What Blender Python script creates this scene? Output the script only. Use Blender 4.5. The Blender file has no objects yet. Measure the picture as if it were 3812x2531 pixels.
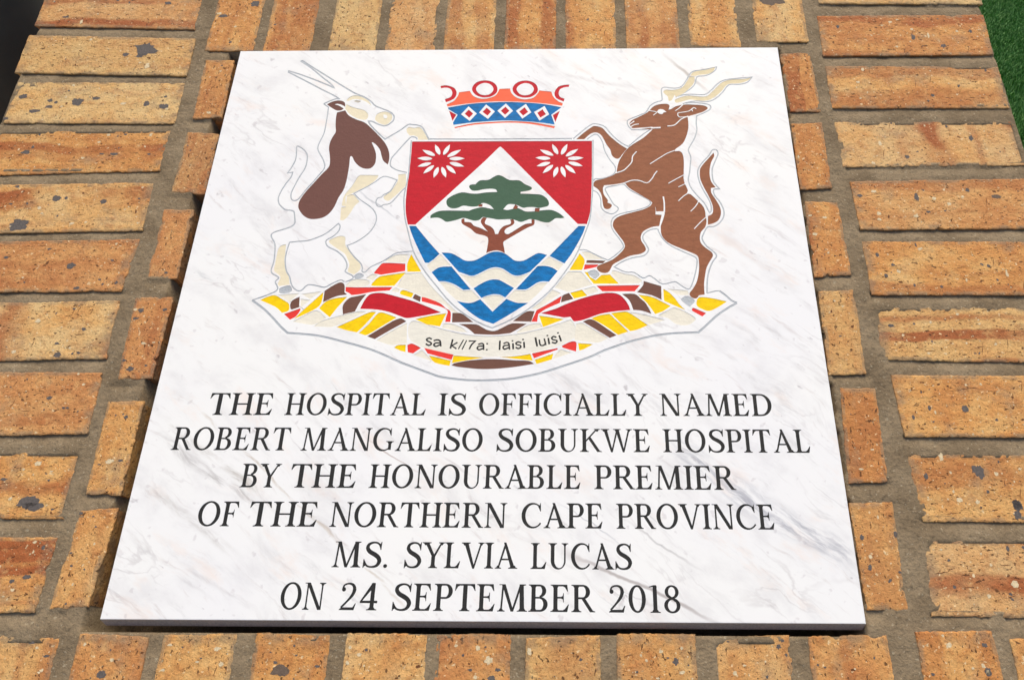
import bpy, math, random
import numpy as np
from mathutils import Vector, Matrix, noise
from mathutils.geometry import delaunay_2d_cdt

# ------------------------------------------------------------------ camera, sky, sun, exposure
scene = bpy.context.scene
C = scene.collection
TILT = math.radians(25.0)                     # the top of the plinth slopes towards the reader
PIVOT = Vector((0.0, 0.0, 0.86))              # middle of the marble face, metres above the ground
SLOPE = Matrix.Translation(PIVOT) @ Matrix.Rotation(TILT, 4, 'X')

cam_d = bpy.data.cameras.new('camera')
cam = bpy.data.objects.new('camera', cam_d)
C.objects.link(cam)
R_cv = ((0.9998530206347231, 0.0068534185801263645, -0.01571520860140205),
        (-0.0004219737811653212, -0.906512647360701, -0.422178448186571),
        (-0.017139400974013393, 0.42212302807221835, -0.9063765167442244))
rx, ry, rz = (Vector(r) for r in R_cv)        # right, down, forward in the slope's own frame
Rm = Matrix((rx, -ry, -rz)).transposed().to_4x4()
cam.matrix_world = SLOPE @ Matrix.Translation((0.08512347, -0.40848015, 0.73314141)) @ Rm
cam_d.sensor_width = 36.0
cam_d.lens = 2821.19 / 3812.0 * 36.0
cam_d.shift_x = -0.046847
cam_d.clip_start = 0.02
cam_d.clip_end = 500.0
scene.camera = cam

SUN_EL, SUN_AZ = math.radians(58.0), math.radians(12.0)   # high, behind the plinth
world = bpy.data.worlds.new('World')
scene.world = world
world.use_nodes = True
wn = world.node_tree
bg = wn.nodes['Background']
sky = wn.nodes.new('ShaderNodeTexSky')
sky.sky_type = 'NISHITA'
sky.sun_disc = False
sky.sun_elevation = SUN_EL
sky.sun_rotation = SUN_AZ
sky.air_density = 1.0
sky.dust_density = 6.0
sky.ozone_density = 0.6
wn.links.new(sky.outputs[0], bg.inputs['Color'])
bg.inputs['Strength'].default_value = 0.15
sun_d = bpy.data.lights.new('sun', 'SUN')
sun_d.energy = 1.3
sun_d.angle = math.radians(50.0)
sun_d.color = (0.96, 0.955, 0.72)
sun = bpy.data.objects.new('sun', sun_d)
C.objects.link(sun)
to_sun = Vector((math.sin(SUN_AZ) * math.cos(SUN_EL), math.cos(SUN_AZ) * math.cos(SUN_EL), math.sin(SUN_EL)))
sun.rotation_euler = to_sun.to_track_quat('Z', 'Y').to_euler()
vs = scene.view_settings
vs.view_transform = 'Standard'
vs.look = 'None'
vs.gamma = 1.0
vs.use_curve_mapping = False
vs.exposure = 0.31
scene.display_settings.display_device = 'sRGB'

# ------------------------------------------------------------------ object helpers
def link(o, parent=None):
    C.objects.link(o)
    if parent:
        o.parent = parent
    return o

def thing(name, label, cat, matrix=None, group=None):
    o = link(bpy.data.objects.new(name, None))
    o.empty_display_size = 0.05
    if matrix is not None:
        o.matrix_world = matrix
    o['label'], o['category'] = label, cat
    if group:
        o['group'] = group
    return o

def mesh_obj(name, verts, faces, mats, parent=None, midx=None, smooth=False):
    me = bpy.data.meshes.new(name)
    me.from_pydata(verts, [], faces)
    for m in (mats if isinstance(mats, (list, tuple)) else [mats]):
        me.materials.append(m)
    if midx:
        me.polygons.foreach_set('material_index', midx)
    if smooth:
        me.polygons.foreach_set('use_smooth', [True] * len(me.polygons))
    me.update()
    return link(bpy.data.objects.new(name, me), parent)

def lin(r, g, b, k=1.0):
    f = lambda v: (v / 255 / 12.92 if v <= 10 else ((v / 255 + 0.055) / 1.055) ** 2.4) * k
    return (f(r), f(g), f(b), 1.0)

class N:
    """tiny node-graph helper"""
    def __init__(self, name):
        self.m = bpy.data.materials.new(name)
        self.m.use_nodes = True
        self.t = self.m.node_tree
        self.b = self.t.nodes['Principled BSDF']
    def n(self, typ, **kw):
        nd = self.t.nodes.new(typ)
        for k, v in kw.items():
            setattr(nd, k, v)
        return nd
    def put(self, sock, v):
        if hasattr(v, 'is_output'):
            self.t.links.new(v, sock)
        elif v is not None:
            sock.default_value = v
    def math(self, op, a, b=None, c=None, clamp=False):
        nd = self.n('ShaderNodeMath', operation=op, use_clamp=clamp)
        for i, v in enumerate((a, b, c)):
            self.put(nd.inputs[i], v)
        return nd.outputs[0]
    def noise(self, vec, scale, detail=3.0, rough=0.55, dist=0.0):
        nd = self.n('ShaderNodeTexNoise')
        self.put(nd.inputs['Vector'], vec)
        nd.inputs['Scale'].default_value = scale
        nd.inputs['Detail'].default_value = detail
        nd.inputs['Roughness'].default_value = rough
        nd.inputs['Distortion'].default_value = dist
        return nd.outputs['Fac']
    def ss(self, v, a, b, lo=0.0, hi=1.0):
        nd = self.n('ShaderNodeMapRange', interpolation_type='SMOOTHSTEP')
        self.put(nd.inputs[0], v)
        for i, x in enumerate((a, b, lo, hi)):
            self.put(nd.inputs[i + 1], x)
        return nd.outputs[0]
    def mix(self, fac, a, b, mode='MIX'):
        nd = self.n('ShaderNodeMix', data_type='RGBA', blend_type=mode)
        self.put(nd.inputs[0], fac)
        self.put(nd.inputs[6], a)
        self.put(nd.inputs[7], b)
        return nd.outputs[2]
    def mapping(self, vec, loc=(0, 0, 0), rot=(0, 0, 0), scale=(1, 1, 1)):
        nd = self.n('ShaderNodeMapping')
        self.put(nd.inputs[0], vec)
        nd.inputs[1].default_value, nd.inputs[2].default_value, nd.inputs[3].default_value = loc, rot, scale
        return nd.outputs[0]
    def xyz(self, vec):
        nd = self.n('ShaderNodeSeparateXYZ')
        self.put(nd.inputs[0], vec)
        return nd.outputs
    def attr(self, name):
        return self.n('ShaderNodeAttribute', attribute_name=name)
    def bump(self, h, strength, dist, prev=None):
        nd = self.n('ShaderNodeBump')
        nd.inputs['Strength'].default_value = strength
        nd.inputs['Distance'].default_value = dist
        self.put(nd.inputs['Height'], h)
        if prev is not None:
            self.put(nd.inputs['Normal'], prev)
        return nd.outputs[0]
    def obj(self):
        return self.n('ShaderNodeTexCoord').outputs['Object']
    def end(self, col, rough=0.6, normal=None, spec=0.4, metal=0.0):
        self.put(self.b.inputs['Base Color'], col)
        self.put(self.b.inputs['Roughness'], rough)
        self.put(self.b.inputs['Specular IOR Level'], spec)
        self.put(self.b.inputs['Metallic'], metal)
        if normal is not None:
            self.put(self.b.inputs['Normal'], normal)
        return self.m

# ------------------------------------------------------------------ materials
def brick_material():
    g = N('clay_face_brick')
    loc = g.attr('brick_local').outputs['Vector']
    nrm = g.attr('brick_unit').outputs['Vector']
    tone_rgb = g.attr('brick_look')
    look = g.xyz(tone_rgb.outputs['Vector'])
    tone, streak, spots = look[0], look[1], look[2]
    axis = tone_rgb.outputs['Alpha']
    un = g.xyz(nrm)
    big = g.noise(g.mapping(loc, scale=(1, 1.6, 1)), 15, 3, 0.6)
    med = g.noise(loc, 75, 4, 0.6)
    t = g.math('ADD', tone, g.math('MULTIPLY', g.math('SUBTRACT', big, 0.5), 1.35))
    t = g.math('ADD', t, g.math('MULTIPLY', g.math('SUBTRACT', med, 0.5), 0.4))
    ramp = g.n('ShaderNodeValToRGB')
    g.put(ramp.inputs[0], t)
    cr = ramp.color_ramp
    stops = [(0.0, lin(228, 192, 134, .94)), (0.3, lin(224, 172, 106, .94)), (0.5, lin(216, 154, 88, .94)),
             (0.75, lin(200, 134, 76, .94)), (1.0, lin(178, 112, 64, .94))]
    while len(cr.elements) < len(stops):
        cr.elements.new(0.5)
    for e, (p, c) in zip(cr.elements, stops):
        e.position, e.color = p, c
    col = ramp.outputs[0]
    wn_ = g.n('ShaderNodeTexWhiteNoise', noise_dimensions='1D')
    g.put(wn_.inputs['W'], un[2])
    hue = wn_.outputs['Value']
    col = g.mix(g.ss(hue, .55, 1.0, 0, .5), col, lin(204, 146, 98, .92))      # some fired pinker
    col = g.mix(g.ss(hue, .45, .0, 0, .5), col, lin(212, 178, 122, .92))      # some buff
    # flame bands along (or across) the brick
    wob = g.math('MULTIPLY', g.math('SUBTRACT', g.noise(loc, 11, 2), 0.5), 0.5)
    sel = g.n('ShaderNodeMix', data_type='FLOAT')
    g.put(sel.inputs[0], axis)
    g.put(sel.inputs[2], un[1])
    g.put(sel.inputs[3], g.math('MULTIPLY', un[0], 1.6))
    cband = g.n('ShaderNodeCombineXYZ')
    g.put(cband.inputs[0], g.math('ADD', sel.outputs[0], wob))
    g.put(cband.inputs[1], un[2])
    band = g.ss(g.noise(cband.outputs[0], 2.6, 1), 0.46, 0.60)
    brk = g.ss(g.noise(loc, 9, 3), 0.30, 0.56)
    bandf = g.math('MULTIPLY', g.math('MULTIPLY', band, brk), g.math('MULTIPLY', streak, 1.5), clamp=True)
    col = g.mix(g.math('MULTIPLY', bandf, 0.9), col, lin(166, 88, 48, .9))
    # ashy grey bloom
    ash = g.math('MULTIPLY', g.ss(g.noise(g.mapping(loc, loc=(3, 1, 2)), 24, 4, .62), 0.54, 0.74), 0.6)
    col = g.mix(ash, col, lin(164, 138, 108, .9))
    # uneven firing at the scale of a thumbnail, drag marks of the wire cut
    mo = g.noise(g.mapping(loc, loc=(2, 6, 3)), 95, 6, .72)
    col = g.mix(g.math('MULTIPLY', g.ss(mo, .51, .66), .42), col, lin(172, 104, 56, .9))
    col = g.mix(g.math('MULTIPLY', g.ss(mo, .47, .34), .40), col, lin(232, 186, 122, .92))
    dr = g.noise(g.mapping(loc, scale=(1.0, 9.0, 1.0)), 60, 4, .7)
    col = g.mix(g.math('MULTIPLY', g.ss(dr, .56, .70), .13), col, lin(156, 98, 54, .88))
    # fine grit: dark burnt grains, pores, pale grains
    gr = g.noise(loc, 420, 2, 0.6)
    col = g.mix(g.math('MULTIPLY', g.ss(gr, 0.58, 0.70), 0.5), col, lin(120, 70, 40, .8))
    gp = g.noise(g.mapping(loc, loc=(7, 5, 1), scale=(1, 1.7, 1)), 210, 2, 0.5)
    pit = g.ss(gp, 0.65, 0.70)
    col = g.mix(g.math('MULTIPLY', pit, 0.8), col, lin(84, 52, 34, .8))
    pl = g.noise(g.mapping(loc, loc=(1, 9, 4)), 260, 2, 0.5)
    col = g.mix(g.math('MULTIPLY', g.ss(pl, 0.67, 0.71), 0.75), col, lin(240, 214, 168, .9))
    # mortar smear along the arrises
    edge = g.math('MAXIMUM', g.math('ABSOLUTE', g.math('SUBTRACT', un[0], 0.5)), g.math('ABSOLUTE', g.math('SUBTRACT', un[1], 0.5)))
    smear = g.math('MULTIPLY', g.ss(edge, 0.44, 0.495), g.ss(g.noise(loc, 60, 4), 0.42, 0.60))
    col = g.mix(g.math('MULTIPLY', smear, 0.6), col, lin(150, 128, 102, .9))
    h = g.math('ADD', g.math('MULTIPLY', g.noise(loc, 160, 5, .65), 1.0), g.math('MULTIPLY', pit, -0.5))
    nb = g.bump(g.math('ADD', h, g.math('MULTIPLY', mo, 1.2)), 1.0, 0.0018)
    return g.end(col, 0.78, nb, 0.25)

def mortar_material():
    g = N('grey_mortar')
    p = g.obj()
    a = g.noise(p, 22, 4, .6)
    b = g.noise(p, 260, 4, .7)
    col = g.mix(g.ss(a, .3, .7), lin(130, 112, 88, .84), lin(156, 137, 110, .86))
    col = g.mix(g.math('MULTIPLY', g.ss(b, .52, .70), .5), col, lin(88, 74, 58, .8))
    col = g.mix(g.math('MULTIPLY', g.ss(g.noise(p, 300, 2), .64, .70), .55), col, lin(190, 176, 150, .85))
    nb = g.bump(g.math('ADD', b, g.math('MULTIPLY', g.noise(p, 70, 4), 1.6)), .9, 0.0017)
    return g.end(col, 0.92, nb, 0.15)

VEINS = [  # x0 y0 x1 y1 (mm), half width mm, rgb, strength, patchiness, fade
    (170, -172, 362, -310, 12.0, (140, 143, 156), .62, 1),
    (205, -212, 362, -300, 8.0, (152, 152, 163), .5, 1),
    (-345, -149, -190, -256, 4.0, (160, 150, 138), .65, 1),
    (-352, -164, -205, -258, 5.5, (158, 152, 150), .65, 1),
    (-356, -214, -225, -300, 4.0, (166, 158, 150), .5, 1),
    (74, -286, 226, -355, 1.8, (150, 136, 132), .65, 0),
    (66, -280, 118, -312, 3.6, (176, 164, 162), .45, 0),
    (128, -252, 212, -309, 1.1, (160, 156, 156), .5, 0),
    (200, 345, 262, 270, 2.4, (168, 156, 146), .7, 0),
    (-318, -130, -56, -349, 1.5, (178, 158, 132), .6, 1),
    (52, 312, 182, 278, 3.0, (176, 166, 164), .5, 1),
    (-182, -286, -80, -353, 3.4, (172, 168, 170), .5, 1),
    (-298, -293, -195, -351, 2.6, (168, 160, 162), .45, 1),
    (-205, -225, -70, -330, 1.4, (180, 168, 160), .5, 1),
    (290, 90, 352, 40, 2.6, (168, 158, 160), .5, 1),
    (255, -20, 340, -90, 2.0, (170, 158, 156), .45, 1),
    (-345, 30, -300, -12, 3.0, (150, 154, 160), .55, 1),
    (-205, 345, -120, 300, 4.0, (186, 178, 176), .35, 1),
]
_r = random.Random(11)
for _ in range(18):
    _x, _y = _r.uniform(-330, 300), _r.uniform(-320, 335)
    _a, _l = math.radians(_r.uniform(-48, -22)), _r.uniform(40, 110)
    VEINS.append((_x, _y, _x + _l * math.cos(_a), _y + _l * math.sin(_a), _r.uniform(.7, 1.5), _r.choice(((150, 142, 146), (146, 150, 160), (172, 150, 140))), _r.uniform(.35, .65), _r.choice((0, 1))))
def marble_material():
    g = N('white_veined_marble')
    p = g.obj()
    warp = g.n('ShaderNodeTexNoise')
    g.put(warp.inputs['Vector'], p)
    warp.inputs['Scale'].default_value = 7
    warp.inputs['Detail'].default_value = 5
    wv = g.n('ShaderNodeVectorMath', operation='MULTIPLY_ADD')
    g.put(wv.inputs[0], warp.outputs['Color'])
    wv.inputs[1].default_value = (.05, .05, 0)
    g.put(wv.inputs[2], p)
    q = g.mapping(wv.outputs[0], rot=(0, 0, math.radians(38)))
    s1 = g.mapping(q, scale=(1.0, 4.2, 1.0))
    base = g.mix(g.ss(g.noise(p, 5, 2), .35, .7), lin(246, 245, 243, .93), lin(243, 242, 243, .93))
    f1 = g.ss(g.noise(s1, 10, 8, .70), .53, .72)
    where = g.ss(g.noise(p, 4.5, 2), .30, .65)
    col = g.mix(g.math('MULTIPLY', g.math('MULTIPLY', f1, where), .42), base, lin(172, 168, 170))
    s2 = g.mapping(q, loc=(2, 3, 0), scale=(1.0, 7.0, 1.0))
    f2 = g.ss(g.noise(s2, 16, 7, .68), .56, .72)
    col = g.mix(g.math('MULTIPLY', f2, .36), col, lin(186, 172, 168))
    # short grey-lilac flecks
    s3 = g.mapping(q, loc=(5, 1, 0), scale=(1.0, 1.9, 1.0))
    f3 = g.math('MULTIPLY', g.ss(g.noise(s3, 46, 3, .6), .655, .745), g.ss(g.noise(p, 9, 2), .40, .60))
    col = g.mix(g.math('MULTIPLY', f3, .6), col, lin(168, 160, 164))
    # warm stains
    f4 = g.math('MULTIPLY', g.ss(g.noise(g.mapping(q, loc=(9, 4, 0), scale=(1, 2.4, 1)), 13, 5, .6), .54, .72), .30)
    col = g.mix(f4, col, lin(234, 206, 188))
    cloud = g.noise(g.mapping(q, loc=(4, 8, 0), scale=(1, 1.8, 1)), 15, 5, .62)
    col = g.mix(g.math('MULTIPLY', g.ss(cloud, .47, .72), .26), col, lin(186, 182, 186))
    net = g.n('ShaderNodeTexNoise')
    g.put(net.inputs['Vector'], g.mapping(q, loc=(6, 2, 0), scale=(1.0, 2.6, 1.0)))
    net.inputs['Scale'].default_value, net.inputs['Detail'].default_value, net.inputs['Distortion'].default_value = 9, 5, .6
    ridge = g.ss(g.math('ABSOLUTE', g.math('SUBTRACT', net.outputs['Fac'], .5)), .0, .022, 1, 0)
    col = g.mix(g.math('MULTIPLY', g.math('MULTIPLY', ridge, g.ss(g.noise(p, 8, 3), .50, .70)), .3), col, lin(160, 150, 152))
    speck = g.math('MULTIPLY', g.ss(g.noise(g.mapping(p, loc=(1, 7, 3)), 85, 2, .5), .665, .73), .45)
    col = g.mix(g.math('MULTIPLY', speck, .6), col, lin(176, 166, 170))
    co = g.xyz(p)
    wob = g.math('MULTIPLY', g.math('SUBTRACT', g.noise(p, 14, 4, .6), .5), .018)
    patch = g.ss(g.noise(g.mapping(q, scale=(1.0, 5.5, 1.0)), 30, 5, .62), .36, .72)
    for x0, y0, x1, y1, hw, rgb, st, pa in VEINS:
        L = math.hypot(x1 - x0, y1 - y0)
        dx, dy = (x1 - x0) / L, (y1 - y0) / L
        ax, ay, L, hw = x0 / 1000, y0 / 1000, L / 1000, hw / 1000
        along = g.math('ADD', g.math('MULTIPLY', co[0], dx), g.math('MULTIPLY_ADD', co[1], dy, -(ax * dx + ay * dy)))
        across = g.math('ADD', g.math('MULTIPLY', co[0], -dy), g.math('MULTIPLY_ADD', co[1], dx, ax * dy - ay * dx))
        across = g.math('ABSOLUTE', g.math('ADD', across, wob))
        m = g.math('MULTIPLY', g.ss(across, hw * .2, hw * 1.5, 1, 0),
                   g.math('MULTIPLY', g.ss(along, -.004, .05 * L / .1 if L < .1 else .05), g.ss(along, L - .05, L + .004, 1, 0)))
        if pa:
            m = g.math('MULTIPLY', m, patch)
        col = g.mix(g.math('MULTIPLY', m, st), col, lin(*rgb))
    return g.end(col, 0.5, None, 0.2)

def paint(name, rgb, k=.95, mottle=.12, rough=.62, spec=.15, metal=0.0, bump=.5):
    g = N(name)
    p = g.obj()
    c = lin(*rgb, k)
    a = g.noise(g.mapping(p, rot=(0, 0, .5), scale=(1, 2.4, 1)), 90, 5, .7)
    mottle *= .6
    dark = tuple(v * (1 - mottle * 1.6) for v in c[:3]) + (1,)
    lite = tuple(min(1, v * (1 + mottle)) for v in c[:3]) + (1,)
    col = g.mix(g.ss(a, .3, .7), dark, lite)
    nb = g.bump(g.noise(p, 350, 3, .6), bump, .0006)
    return g.end(col, rough, nb, spec, metal)

M_BRICK = brick_material()
M_MORTAR = mortar_material()
M_MARBLE = marble_material()
def flat_grain(name, rgb, k=.9):
    g = N(name)
    p = g.obj()
    f = g.noise(p, 500, 3, .7)
    c = lin(*rgb, k)
    return g.end(g.mix(g.ss(f, .3, .7), tuple(v * .7 for v in c[:3]) + (1,), c), .8, g.bump(f, .5, .0008), .25)
M_IRON = flat_grain('iron_spot', (112, 104, 100), .85)
M_LIME = flat_grain('lime_inclusion', (236, 214, 174), .92)
M_ASH = flat_grain('ash_stain', (122, 104, 90), .85)
M_CRACK = flat_grain('firing_crack', (126, 82, 50), .85)
M_DARKSTONE = flat_grain('dark_stone', (74, 72, 70), .55)
M_SAWN = flat_grain('sawn_marble_edge', (206, 188, 180), .8)
M_GLUE = flat_grain('grey_adhesive', (138, 132, 122), .7)
PAINT = {
    'oryxbrown': paint('oryx_brown_paint', (114, 76, 68), mottle=.07),
    'kudubrown': paint('kudu_brown_paint', (150, 94, 66), mottle=.16),
    'treebrown': paint('trunk_brown_paint', (140, 74, 55), mottle=.12),
    'dkbrown': paint('dark_brown_paint', (115, 78, 66), mottle=.06),
    'deepred': paint('deep_red_paint', (198, 24, 42), mottle=.12),
    'red': paint('bright_red_paint', (232, 60, 54), mottle=.06),
    'blue': paint('blue_paint', (0, 114, 180), mottle=.34),
    'green': paint('green_paint', (70, 100, 79), mottle=.08),
    'yellow': paint('yellow_paint', (252, 208, 0), mottle=.14),
    'orange': paint('orange_paint', (250, 108, 74), mottle=.08),
    'cream': paint('cream_paint', (237, 230, 213), mottle=.07),
    'cream2': paint('pale_cream_paint', (236, 224, 194), mottle=.06),
    'cream3': paint('scroll_cream_paint', (236, 231, 218), mottle=.07),
    'horn': paint('horn_cream_paint', (230, 214, 176), mottle=.1),
    'eyegrey': paint('eye_grey_paint', (196, 188, 172), mottle=.3),
    'silver': paint('silver_paint', (178, 183, 189), mottle=.14, rough=.55, spec=.4, metal=.08, bump=.9),
    'black': paint('black_paint', (50, 49, 48), mottle=.12, rough=.42),
}

# ------------------------------------------------------------------ marble plaque
FACE_T = 0.0            # top of the marble face is z = 0 of the slope
PIT, FLOOR = -0.0006, -0.0003

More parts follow.
